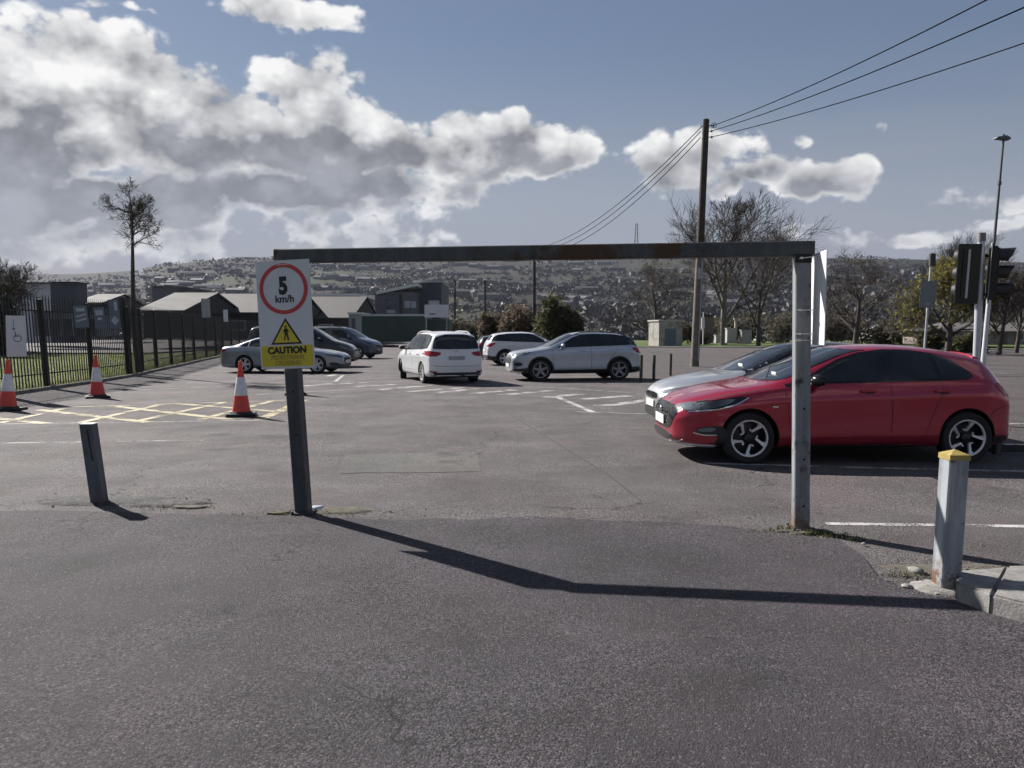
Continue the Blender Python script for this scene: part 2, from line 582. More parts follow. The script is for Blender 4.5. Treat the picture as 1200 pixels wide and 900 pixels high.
# near ground: a wide disc that drops into the valley at its rim
def ground_disc():
    rs = [0, 12, 25, 40, 60, 80, 100, 120, 140, 160, 185, 220, 300, 420]
    n = 96
    vs, fs = [(0, 0, -0.06)], []
    for r in rs[1:]:
        for k in range(n):
            a = 2 * math.pi * k / n
            x, y = r * math.sin(a), r * math.cos(a)
            z = -0.06 + (0.10 * mnoise.noise(Vector((x * .04, y * .04, 0))) if r > 30 and (x < -22 or y > 105) else 0)
            if r > 160:
                z -= (r - 160) * (0.11 if y > -50 else 0.0)
            vs.append((x, y, z))
    for k in range(n):
        fs.append((0, 1 + (k + 1) % n, 1 + k))
    for i in range(len(rs) - 2):
        for k in range(n):
            a, b = 1 + i * n + k, 1 + i * n + (k + 1) % n
            fs.append((a, b, b + n, a + n))
    o = MB().add(vs, fs).build('ground', M_GRASS, smooth=True)
    tag(o, kind='structure')


ground_disc()

# far side of the valley ---------------------------------------------------------
CREST = [(-900, 322), (-400, 324), (0, 322), (100, 321), (160, 317), (200, 309), (250, 304.5), (300, 303), (345, 303), (500, 297), (640, 296),
         (800, 298), (950, 301), (1060, 303), (1140, 306), (1300, 309), (1900, 316)]


def crest_slope(az):
    px = CX + F * math.tan(max(-1.15, min(1.15, az)))
    py = np.interp(px, [c[0] for c in CREST], [c[1] for c in CREST])
    d = ray(px, py)
    return d.z / math.hypot(d.x, d.y)


def hill_z(x, y):
    r = math.hypot(x, y)
    az = math.atan2(x, y)
    R = 1750 + 180 * mnoise.noise(Vector((az * 3, 1.5, 0)))
    if math.tan(max(-1.15, min(1.15, az))) * F + CX < 170:
        R = 2150
    zc = HC + crest_slope(az) * R
    if r < 170:
        return -2.0
    lowz = -2 - 12 * min(1, (r - 170) / 180)
    t = min(1, max(0, (r - 420) / (R - 420)))
    s = t ** 1.12 * (1 - 0.12 * math.sin(t * math.pi))
    z = lerp(lowz, zc, s)
    if r > R:
        z = zc - (r - R) * 0.12
    z += (mnoise.noise(Vector((x * .004, y * .004, 3))) * 16 + mnoise.noise(Vector((x * .013, y * .013, 7))) * 5) * min(1, t * 3) * (1 - t ** 4)
    return z


def hills():
    m, N, b = new_mat('hillside_fields')
    co = N.n('ShaderNodeTexCoord').outputs['Object']
    wv = N.n('ShaderNodeVectorMath', {0: co, 1: N.n('ShaderNodeVectorMath', {0: N.n('ShaderNodeTexNoise', {'Vector': co, 'Scale': 0.006}).outputs[1], 3: 90.0}, operation='SCALE').outputs[0]}, operation='ADD').outputs[0]
    vo = N.n('ShaderNodeTexVoronoi', {'Vector': wv, 'Scale': 0.0085})
    cell = N.n('ShaderNodeSeparateColor', {0: vo.outputs['Color']})
    a = N.noise(co, 0.006, 6.0, 0.65)
    f = N.noise(co, 0.06, 6.0, 0.7)
    scrub = N.mix(N.ramp(f, 0.35, 0.65), (0.028, 0.023, 0.020), (0.024, 0.024, 0.016))
    field = N.mix(cell.outputs[1], (0.034, 0.043, 0.019), (0.038, 0.036, 0.024))
    c = N.mix(N.m('MULTIPLY', N.ramp(cell.outputs[0], 0.70, 0.73), N.ramp(a, 0.38, 0.52)), scrub, field)
    setp(N, b, Base_Color=c, Roughness=0.95, Specular_IOR_Level=0.1)
    azs = np.radians(np.concatenate([np.arange(-86, -40, 2.0), np.arange(-40, 40.01, 0.35), np.arange(42, 87, 2.0)]))
    rs = np.concatenate([[165, 190, 230, 300, 400], np.arange(440, 2300, 28)])
    vs = [(r * math.sin(a), r * math.cos(a), hill_z(r * math.sin(a), r * math.cos(a))) for r in rs for a in azs]
    n = len(azs)
    fs = [(i * n + k, i * n + k + 1, (i + 1) * n + k + 1, (i + 1) * n + k) for i in range(len(rs) - 1) for k in range(n - 1)]
    o = MB().add(vs, fs).build('hills', m, smooth=80)
    if o.data.polygons[100].normal.z < 0:
        o.data.flip_normals()
    tag(o, kind='structure')


hills()


def hill_hit(px, py):
    """where a line of sight through the photograph meets the far hillside"""
    d = ray(px, py)
    d = d / math.hypot(d.x, d.y)
    r = 440.0
    while r < 2400:
        q = Vector((0, 0, HC)) + d * r
        if q.z < hill_z(q.x, q.y):
            return q
        r += 6
    return None


# woods and hedgerows on the hillside: a mass of small ragged clumps, nobody could count them
def hill_woods():
    r = np.random.default_rng(11)
    V, Fc = [], []
    cnt = 0

    def clump(x, y, z, h, w, nq):
        for _ in range(nq):
            u = r.normal(size=3)
            u /= np.linalg.norm(u)
            k = r.random() ** .4
            c = np.array([x + u[0] * w * k, y + u[1] * w * k, z + h * .55 + u[2] * h * .5 * k])
            a = r.normal(size=3) * w * .34
            b_ = r.normal(size=3) * w * .34
            b_[2] += h * .12
            o = len(V)
            V.extend([tuple(c - a), tuple(c + b_), tuple(c + a)])
            Fc.append((o, o + 1, o + 2))
    tries = 0
    while cnt < 7800 and tries < 90000:
        tries += 1
        px = r.uniform(-80, 1290)
        py = r.uniform(300, 392)
        d = ray(px, py)
        rr = r.uniform(470, 2100) ** 1.0
        az = math.atan2(d.x, d.y)
        x, y = rr * math.sin(az), rr * math.cos(az)
        m = mnoise.noise(Vector((x * .0042, y * .0042, 9))) + 0.5 * mnoise.noise(Vector((x * .018, y * .018, 2)))
        if m < -0.02 and r.random() > 0.10:
            continue
        z = hill_z(x, y)
        h = r.uniform(3.5, 8.5) * (.6 if rr > 1500 else 1)
        clump(x, y, z - 1, h, h * r.uniform(.38, .7), 30)
        cnt += 1
    # hedge lines
    for _ in range(150):
        az = rad(r.uniform(-36, 36))
        rr = r.uniform(600, 1900)
        x, y = rr * math.sin(az), rr * math.cos(az)
        th = r.choice([0.15, 0.3, 1.2, -0.1]) + r.normal() * .12
        L = r.uniform(60, 220)
        for k in range(int(L / 6)):
            a = x + math.cos(th) * k * 6
            b_ = y + math.sin(th) * k * 6
            clump(a, b_, hill_z(a, b_) - .5, r.uniform(2.5, 6), 3.2, 12)
    m = leafy('hill_wood_twigs', [(0.028, 0.024, 0.025), (0.034, 0.028, 0.027), (0.026, 0.027, 0.020), (0.038, 0.032, 0.028), (0.024, 0.022, 0.024)], trans=0.1)
    me = bpy.data.meshes.new('hill_woods')
    me.from_pydata(V, [], Fc)
    me.materials.append(m)
    o = link('hill_woods', me)
    tag(o, 'grey brown winter woods and hedges covering the far hillside', 'woodland', kind='stuff')


hill_woods()

M_HWALL = simple('hill_house_wall', (0.115, 0.11, 0.105), 0.8, rand=0.6, var=0.05)
M_HROOF = simple('hill_house_roof', (0.045, 0.043, 0.046), 0.85, rand=0.5, var=0.05)
M_HWIN = simple('hill_house_pane', (0.03, 0.035, 0.04), 0.2)


def house_mesh(w, d, h, rise, k):
    mb = MB()
    mb.box((0, 0, h / 2 - 1), (w, d, h + 2))
    mb.add([(-w / 2, -d / 2, h), (w / 2, -d / 2, h), (w / 2, 0, h + rise), (-w / 2, 0, h + rise), (-w / 2, d / 2, h), (w / 2, d / 2, h)], [(0, 3, 4), (1, 5, 2)])
    mb.cur = 1
    e = .35
    mb.prism([(-w / 2 - e, -d / 2 - e, h - .1), (-w / 2 - e, 0, h + rise + .1), (-w / 2 - e, 0, h + rise + .35), (-w / 2 - e, -d / 2 - e, h + .12)], (w + 2 * e, 0, 0))
    mb.prism([(-w / 2 - e, d / 2 + e, h - .1), (-w / 2 - e, 0, h + rise + .1), (-w / 2 - e, 0, h + rise + .35), (-w / 2 - e, d / 2 + e, h + .12)], (w + 2 * e, 0, 0))
    mb.cur = 0
    mb.box((w * .32, 0, h + rise + .5), (.8, .6, 1.4))
    mb.cur = 2
    for i in range(k):
        x = -w / 2 + w * (i + .5) / k
        for zz in (1.4, 4.0):
            if zz < h:
                mb.box((x, -d / 2 - .03, zz), (w / k * .42, .06, 1.2))
    return mb.mesh('hill_house', [M_HWALL, M_HROOF, M_HWIN])


def hill_houses():
    kinds = [house_mesh(9, 7.5, 5.2, 2.4, 3), house_mesh(20, 8, 5.4, 2.2, 6), house_mesh(12, 8, 3.2, 2.2, 4), house_mesh(30, 8, 5.4, 2.0, 9)]
    r = random.Random(5)
    rows = [  # terraces as seen: first and last point in the photograph, number
        (200, 318, 232, 330, 8), (160, 322, 215, 336, 8), (240, 316, 300, 326, 6), (240, 340, 300, 346, 9), (190, 338, 250, 346, 8),
        (370, 312, 480, 316, 9), (365, 325, 450, 330, 12), (372, 338, 440, 342, 10), (380, 350, 450, 354, 8), (450, 318, 540, 322, 9),
        (520, 312, 600, 316, 8), (540, 330, 620, 336, 9), (520, 345, 590, 352, 9), (600, 306, 720, 312, 10), (640, 320, 720, 316, 7),
        (630, 336, 700, 342, 8), (640, 352, 700, 356, 12), (655, 358, 740, 362, 12), (700, 330, 790, 336, 9), (740, 322, 800, 318, 7),
        (780, 345, 870, 352, 11), (800, 330, 900, 336, 9), (850, 358, 930, 362, 9), (870, 316, 930, 322, 6), (960, 312, 1060, 318, 9),
        (970, 340, 1040, 346, 9), (960, 326, 1050, 332, 8), (1030, 352, 1110, 358, 9), (1050, 318, 1140, 326, 8), (1090, 335, 1190, 342, 9), (1140, 325, 1200, 330, 6),
        (30, 333, 140, 338, 8), (90, 345, 160, 350, 8), (-40, 340, 60, 346, 6)]
    n = 0
    for (x0, y0, x1, y1, k) in rows:
        for i in range(k):
            t = (i + r.uniform(-.3, .3)) / max(1, k - 1)
            q = hill_hit(lerp(x0, x1, t), lerp(y0, y1, t) + r.uniform(-2.0, 2.0))
            if q is None or n >= 290:
                continue
            o = link('hill_house', r.choice(kinds))
            o.matrix_basis = plumb((q.x, q.y, hill_z(q.x, q.y) - .3), r.choice([0, 0.3, -0.4, 1.3, -1.2, 0.1]) + r.uniform(-.2, .2))
            tag(o, 'small pale house on the far hillside across the valley', 'house', 'houses on the far hillside')
            n += 1


hill_houses()


# church on the skyline
def skyline_church():
    q = P(255, 303, 1690)
    z0 = hill_z(q.x, q.y)
    root = empty('hilltop_church', (q.x, q.y, z0), label='dark hilltop church with a pointed tower on the skyline at left', cat='church')
    root.matrix_basis = plumb((q.x, q.y, z0))
    st = simple('church_stone', (0.16, 0.15, 0.15), 0.85)
    MB().box((16, 0, 4), (44, 14, 10)).build('nave', st, root)
    MB().prism([(-6, -7.4, 9), (-6, 7.4, 9), (-6, 0, 15)], (44, 0, 0)).build('roof', M_HROOF, root)
    mb = MB().box((-9, 0, 9), (7, 7, 20))
    mb.build('tower', st, root)
    MB().lathe([(4.6, 19), (2.4, 24), (0.05, 30)], 4, Matrix.Translation((-9, 0, 0)) @ Matrix.Rotation(rad(45), 4, 'Z')).build('spire', M_HROOF, root)


skyline_church()

# distant lattice mast above the beam
def lattice_mast():
    q = P(745, 300, 1500)
    z0 = hill_z(q.x, q.y)
    top = P(745, 262, 1500).z
    h = top - z0
    root = empty('lattice_mast', (q.x, q.y, z0), label='slender grey lattice mast on the far ridge beside the utility pole', cat='mast')
    root.matrix_basis = plumb((q.x, q.y, z0))
    m = simple('mast_steel', (0.17, 0.17, 0.18), 0.6)
    mb = MB()
    for sx in (-1, 1):
        for sy in (-1, 1):
            mb.tube([(sx * 5, sy * 5, 0), (sx * 1.6, sy * 1.6, h)], .6, 4)
    mb.build('leg_frame', m, root)
    mb = MB()
    for i in range(12):
        z, w = h * i / 12, lerp(5, 1.6, i / 12)
        w2 = lerp(5, 1.6, (i + 1) / 12)
        mb.tube([(-w, -w, z), (w2, -w2, h * (i + 1) / 12)], .4, 3)
        mb.tube([(w, -w, z), (-w2, -w2, h * (i + 1) / 12)], .4, 3)
    mb.build('bracing', m, root)


lattice_mast()

# surfaces ------------------------------------------------------------------------
FENCE = [(-12.8, 17.2), (-13.05, 19.8), (-13.3, 22.4), (-13.6, 25.4), (-14.1, 28.9), (-14.7, 31.2), (-15.3, 33.8), (-15.95, 36.8),
         (-16.7, 40.0), (-17.5, 43.3), (-18.4, 47.3), (-19.4, 51.5), (-20.4, 55.5), (-21.4, 60.0), (-22.3, 64.4), (-23.0, 68.8), (-23.5, 73.2), (-23.8, 77.6), (-23.9, 82.0)]
park_poly = [(-12.3, -6), (-12.3, 17.2)] + [(x + .42, y) for x, y in FENCE[1:]] + [(-14, 82), (6, 80), (6.2, 60), (5.2, 40), (3.9, 27), (4.6, 24.2), (6.6, 20), (7.0, 12), (7.0, -6)]
sheet('car_park', park_poly, 0.0, M_PARK)
road_poly = [(7.0, -6), (7.0, 12), (6.6, 20), (4.6, 24.2), (3.9, 27), (5.2, 40), (6.2, 60), (6, 78), (8, 84), (30, 80), (45, 70), (70, 62), (70, -6)]
sheet('road', road_poly, -0.006, M_ROAD)
verge_poly = [(8, 84.3), (30, 80.3), (45, 70.3), (70, 62.3), (110, 60), (110, 130), (6, 130), (-8, 100), (3, 86)]
sheet('verge', verge_poly, 0.07, grass_ground('verge_grass', (0.085, 0.125, 0.03), (0.10, 0.12, 0.045), (0.07, 0.075, 0.04)), thick=0.2)
sheet('pavement', [(8, 83.2), (30, 79.2), (45, 69.2), (70, 61.2), (70, 62.2), (45, 70.2), (30, 80.2), (8, 84.2)], 0.09, simple('pavement_concrete', (0.30, 0.28, 0.26), 0.85, var=.25), thick=0.2)

sheet('yard', [(-95, 58), (-27, 58), (-25.5, 84), (2, 84), (2, 152), (-95, 152)], 0.07, M_ROAD, thick=0.3)

# the smoother, darker entrance apron in the foreground, laid 12 mm thick over the old surface
ap = [(-12, -5)] + [tuple(G(x, y)[:2]) for x, y in ((-420, 596), (0, 601), (60, 600), (120, 600), (200, 604), (300, 606), (360, 606), (460, 612), (600, 607), (760, 612), (860, 620), (935, 628), (985, 634), (1010, 652), (1028, 676), (1060, 690), (1105, 700), (1150, 716), (1230, 742))] + [(7, 4.4), (7, -5)]
sheet('entrance_apron', ap, 0.012, M_APRON, jag=0.08, seed=3, thick=0.02)
sheet('asphalt_patch', [tuple(G(x, y)[:2]) for x, y in ((398, 555), (404, 533), (560, 530), (564, 553))], 0.004, M_PATCH, jag=0.05, seed=9)

W_PAINT = worn_paint('white_road_paint', (0.42, 0.41, 0.40), 0.55)
W_WORN = worn_paint('worn_white_road_paint', (0.34, 0.33, 0.32), 0.56)
Y_PAINT = worn_paint('faded_yellow_road_paint', (0.38, 0.335, 0.20), 0.60)


def strip(pts, w, mat, z=0.004, name='road_marking'):
    """painted line through ground points"""
    mb = MB()
    pts = [Vector((p[0], p[1], z)) for p in pts]
    for a, b in zip(pts[:-1], pts[1:]):
        t = (b - a).normalized()
        s = Vector((-t.y, t.x, 0)) * (w / 2)
        mb.add([a - s, b - s, b + s, a + s], [(0, 1, 2, 3)])
    o = mb.build(name, mat)
    if o.data.polygons[0].normal.z < 0:
        o.data.flip_normals()
    return tag(o, kind='structure')


def gp(*pp):
    return [G(x, y) for x, y in pp]


strip(gp((-60, 520.5), (130, 517.5), (245, 516)), 0.06, W_PAINT, name='bay_line')
strip(gp((-60, 498), (318, 492.5)), 0.06, W_PAINT, name='bay_line')
strip(gp((826, 543), (1000, 548), (1260, 554)), 0.09, W_PAINT, name='bay_line')
strip(gp((968, 614), (1260, 618)), 0.09, W_PAINT, name='bay_line')
strip(gp((1150, 437), (1190, 437.5)), 0.15, W_PAINT, z=0.002, name='lane_line')
strip(gp((1165, 497), (1260, 496)), 0.15, W_PAINT, z=0.002, name='lane_line')
strip(gp((250, 465), (560, 449)), 0.07, W_WORN, name='bay_line')
strip(gp((240, 449), (420, 438)), 0.09, W_WORN, name='bay_line')
strip(gp((150, 458), (330, 449)), 0.09, W_WORN, name='bay_line')
# yellow hatched box
strip(gp((304, 492), (330, 481), (356, 469)), 0.22, Y_PAINT, z=0.006, name='hatch_border')
strip(gp((60, 478), (345, 469)), 0.12, Y_PAINT, z=0.006, name='hatch_border')
for i, (a, b) in enumerate([((-30, 488), (55, 496.5)), ((45, 480.5), (178, 495.5)), ((128, 475.5), (272, 492)), ((205, 473), (330, 483))]):
    strip(gp(a, b), 0.21, Y_PAINT, z=0.006, name='hatch_line')
for i, (a, b) in enumerate([((0, 496), (75, 479)), ((95, 495.5), (190, 474)), ((160, 494), (262, 472)), ((235, 492), (318, 470.5))]):
    strip(gp(a, b), 0.17, Y_PAINT, z=0.008, name='hatch_line')
# hatched crossing of slanted white bars in front of the parked cars
bars = [((356, 452.5), (392, 449.5)), ((386, 450.5), (429, 448.2)), ((408, 454), (462, 450.5)), ((443, 457), (503, 452)), ((478, 459), (542, 454.5)), ((513, 460.5), (558, 455.5)), ((553, 461.5), (603, 457)),
        ((588, 463), (646, 457.8)), ((638, 466), (684, 461.5)), ((680, 468), (738, 464)), ((730, 473), (766, 468)), ((700, 476), (740, 473))]
for a, b in bars:
    strip(gp(a, b), 0.34, W_WORN, z=0.005, name='crossing_bar')
strip(gp((352, 447.5), (480, 447), (600, 452), (690, 457), (770, 463)), 0.10, W_WORN, z=0.007, name='crossing_border')
strip(gp((654, 466), (696, 484)), 0.14, W_PAINT, z=0.009, name='arrow_line')
strip(gp((676, 483), (772, 486)), 0.09, W_WORN, z=0.009, name='arrow_line')
strip(gp((684, 478.5), (716, 479.5)), 0.10, W_WORN, z=0.009, name='arrow_line')
strip(gp((386, 441), (394, 438)), 0.25, W_PAINT, name='arrow_line')
strip(gp((393, 447), (402, 440)), 0.12, W_PAINT, name='arrow_line')
# tarred joint between two lays of asphalt
seam = simple('tar_joint', (0.045, 0.043, 0.043), 0.8, var=.4, scale=9)
strip(gp((556, 463), (610, 493), (660, 524), (712, 556), (752, 588)), 0.03, seam, z=0.002, name='tar_joint')
strip(gp((395, 455), (385, 492), (372, 545)), 0.02, seam, z=0.002, name='tar_joint')

# concrete kerb that starts beside the yellow-capped bollard
def kerb():
    M_KERB = simple('kerb_concrete', (0.20, 0.19, 0.18), 0.9, var=0.35, scale=14, bump=0.6, bscale=70, dirt=(0.12, 0.11, 0.10), dscale=5, dth=(0.52, 0.75))
    root = empty('kerb', (0, 0, 0))
    root['kind'] = 'structure'
    a = G(1118, 706)
    fr = [Vector((a.x, a.y, 0)), G(1160, 722), G(1230, 741), G(1330, 763), G(1480, 790)]
    bk = [G(1122, 689), G(1180, 683), G(1270, 681), G(1400, 694), G(1560, 705)]
    r = random.Random(2)
    for i in range(4):
        bm = bmesh.new()
        h = 0.115
        q = [fr[i], fr[i + 1], bk[i + 1], bk[i]]
        c = sum(q, Vector()) / 4
        q = [c + (p - c) * 0.9995 for p in q]
        vs = [bm.verts.new((p.x, p.y, -0.03)) for p in q] + [bm.verts.new((p.x + (0.02 if k < 2 else 0), p.y + (0.02 if k < 2 else 0), h + r.uniform(-.006, .006))) for k, p in enumerate(q)]
        for f in ((0, 3, 2, 1), (4, 5, 6, 7), (0, 1, 5, 4), (1, 2, 6, 5), (2, 3, 7, 6), (3, 0, 4, 7)):
            bm.faces.new([vs[k] for k in f])
        bmesh.ops.bevel(bm, geom=bm.edges[:], offset=0.012, segments=2, affect='EDGES')
        bmesh.ops.subdivide_edges(bm, edges=bm.edges[:], cuts=2, use_grid_fill=True)
        for v in bm.verts:
            v.co += v.normal * 0.006 * mnoise.noise(v.co * 14)
        bmesh.ops.triangulate(bm, faces=bm.faces[:])
        me = bpy.data.meshes.new('kerb_stone')
        bm.to_mesh(me)
        bm.free()
        me.materials.append(M_KERB)
        me.polygons.foreach_set('use_smooth', [True] * len(me.polygons))
        me.set_sharp_from_angle(angle=rad(50))
        link('kerb_stone', me, root)


kerb()

# low concrete edging along the foot of the fence
def fence_edging():
    m = simple('edging_concrete', (0.17, 0.16, 0.15), 0.9, var=0.4, scale=3, bump=.5, bscale=30)
    mb = MB()
    for (x0, y0), (x1, y1) in zip(FENCE[:-1], FENCE[1:]):
        mb.prism([(x0 + .30, y0, -.04), (x0 + .42, y0, -.04), (x0 + .42, y0, .09), (x0 + .30, y0, .09)], (x1 - x0, y1 - y0 - .01, 0))
    tag(mb.build('edging', m), kind='structure')


fence_edging()
# ---------------------------------------------------------------- height barrier, signs, bollards
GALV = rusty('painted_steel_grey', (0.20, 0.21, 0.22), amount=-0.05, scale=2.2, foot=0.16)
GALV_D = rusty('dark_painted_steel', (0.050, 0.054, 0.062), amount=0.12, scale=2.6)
BEAM = rusty('weathered_beam_steel', (0.060, 0.064, 0.070), rust=(0.070, 0.042, 0.026), amount=0.85, scale=1.3)
ZINC = simple('zinc_strap', (0.62, 0.62, 0.62), 0.35, metal=0.8)

PL = G(356, 602)
PR = G(938, 621)
BEAM_H = 0.118


def on_line(px, py, a, b):
    """point over the ground line a-b that shows at px, py"""
    d = ray(px, py)
    n = Vector((-(b - a).y, (b - a).x, 0))
    t = (a - Vector((0, 0, HC))).dot(n) / d.dot(n)
    return Vector((0, 0, HC)) + d * t


TL = on_line(333.5, 292.5, PL, PR)
TR = on_line(940, 283, PL, PR)
EX = (TR - TL).normalized()                      # along the beam
EY = Vector((-EX.y, EX.x, 0)).normalized()       # away from the camera


def post(base, top, w, d, e=EX, n=EY):
    """square hollow section from base to top"""
    mb = MB()
    b = 0.008
    sec = [(-w / 2 + b, -d / 2), (w / 2 - b, -d / 2), (w / 2, -d / 2 + b), (w / 2, d / 2 - b), (w / 2 - b, d / 2), (-w / 2 + b, d / 2), (-w / 2, d / 2 - b), (-w / 2, -d / 2 + b)]
    vs, fs = [], []
    for k, c in enumerate((base, base.lerp(top, .33), base.lerp(top, .66), top)):
        vs += [c + e * x + n * y for x, y in sec]
    for k in range(3):
        fs += [(k * 8 + i, k * 8 + (i + 1) % 8, k * 8 + 8 + (i + 1) % 8, k * 8 + 8 + i) for i in range(8)]
    fs += [tuple(range(7, -1, -1)), tuple(range(24, 32))]
    mb.add(vs, fs)
    return mb


def barrier():
    root = empty('height_barrier', (0, 0, 0), label='rusty steel height barrier, two square posts with a long beam across the entrance', cat='height barrier')
    ul, ur = (TL - PL).normalized(), (TR - PR).normalized()
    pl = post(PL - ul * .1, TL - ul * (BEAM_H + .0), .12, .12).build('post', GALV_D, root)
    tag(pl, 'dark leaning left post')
    pr = post(PR - ur * .1, TR - ur * (BEAM_H + .0), .12, .12).build('post', GALV, root)
    tag(pr, 'pale grey right post with rusty foot')
    bm_ = MB()
    a, b = TL - EX * .075, TR + EX * .085
    z = EY.cross(EX).normalized() * -1
    h, d, bv = BEAM_H, .12, .008
    sec = [(-d / 2, -h + bv), (-d / 2 + bv, -h), (d / 2 - bv, -h), (d / 2, -h + bv), (d / 2, -bv), (d / 2 - bv, 0), (-d / 2 + bv, 0), (-d / 2, -bv)]
    vs = [c + EY * x + Vector((0, 0, 1)) * y for c in [a.lerp(b, i / 8) for i in range(9)] for x, y in sec]
    fs = [(k * 8 + i, k * 8 + (i + 1) % 8, k * 8 + 8 + (i + 1) % 8, k * 8 + 8 + i) for k in range(8) for i in range(8)]
    fs += [tuple(range(7, -1, -1)), tuple(range(64, 72))]
    bm_.add(vs, fs)
    bm_.build('beam', BEAM, root)
    # base plates, weld gusset and bolt holes
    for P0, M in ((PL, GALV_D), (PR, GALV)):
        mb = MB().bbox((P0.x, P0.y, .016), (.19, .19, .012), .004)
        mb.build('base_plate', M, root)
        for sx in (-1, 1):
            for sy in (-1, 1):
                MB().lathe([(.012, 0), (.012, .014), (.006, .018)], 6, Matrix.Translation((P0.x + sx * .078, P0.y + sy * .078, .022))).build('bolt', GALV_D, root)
    dark = simple('bolt_hole', (0.008, 0.008, 0.01), 0.9)
    for (p, t, hs) in ((PR, TR, (.22, .62, 1.05)), (PL, TL, (.75, 1.15))):
        for hh in hs:
            c = p.lerp(t, hh / 2.45) - EY * .0612 + EX * .01
            MB().lathe([(.009, 0), (.009, .003)], 10, Matrix.Translation(c) @ Matrix.Rotation(rad(90), 4, 'X')).build('bolt_head', dark, root)
    # plate welded under the beam's end
    c = TR - EX * .0 - Vector((0, 0, BEAM_H + .02))
    MB().bbox(c - EY * .066, (.13, .008, .07), .002).build('weld_plate', simple('black_bitumen', (0.012, 0.011, 0.012), .8), root)


barrier()

# text ------------------------------------------------------------------------------
def text_mesh(txt, size, bold=0.0, thick=0.002, sx=1.0):
    cu = bpy.data.curves.new('lettering', 'FONT')
    cu.body = txt
    cu.size = size
    cu.align_x = 'CENTER'
    cu.align_y = 'CENTER'
    cu.offset = bold
    cu.extrude = thick / 2
    o = bpy.data.objects.new('lettering', cu)
    COL.objects.link(o)
    dg = bpy.context.evaluated_depsgraph_get()
    me = bpy.data.meshes.new_from_object(o.evaluated_get(dg))
    bpy.data.objects.remove(o)
    # centre it and turn it upright: x right, z up, facing -y
    co = np.array([v.co[:] for v in me.vertices])
    c = (co.min(0) + co.max(0)) / 2
    for v in me.vertices:
        p = v.co - Vector(c)
        v.co = (p.x * sx, -p.z, p.y)
    return me


def lettering(txt, size, mat, parent, x, z, y, bold=0.0, sx=1.0):
    me = text_mesh(txt, size, bold, sx=sx)
    me.materials.append(mat)
    return link('lettering', me, parent, (x, y, z))


def ring(mb, r0, r1, y0, y1, cx, cz, n=56):
    vs, fs = [], []
    for r, y in ((r0, y0), (r1, y0), (r1, y1), (r0, y1)):
        vs += [(cx + r * math.cos(2 * math.pi * k / n), y, cz + r * math.sin(2 * math.pi * k / n)) for k in range(n)]
    for i in range(4):
        j = (i + 1) % 4
        fs += [(i * n + k, i * n + (k + 1) % n, j * n + (k + 1) % n, j * n + k) for k in range(n)]
    return mb.add(vs, fs)


def flat(mb, poly, y, t=0.0015):
    return mb.prism([(x, y, z) for x, z in poly], (0, t, 0))


WHITE_S = simple('sign_white', (0.60, 0.62, 0.66), 0.38, var=0.05, scale=4, dirt=(0.50, 0.50, 0.50), dscale=6, dth=(.62, .8))
RED_S = simple('sign_red', (0.50, 0.045, 0.05), 0.4, var=0.1)
BLACK_S = simple('sign_black', (0.012, 0.012, 0.014), 0.5)
YEL_S = simple('sign_yellow', (0.62, 0.50, 0.03), 0.4, var=0.08, dirt=(0.45, 0.38, 0.08), dscale=7, dth=(.6, .8))
FADE_S = simple('sign_faded_brown', (0.34, 0.26, 0.05), 0.5)
ALU = simple('sign_back_aluminium', (0.62, 0.63, 0.64), 0.45, metal=0.2, var=0.08)


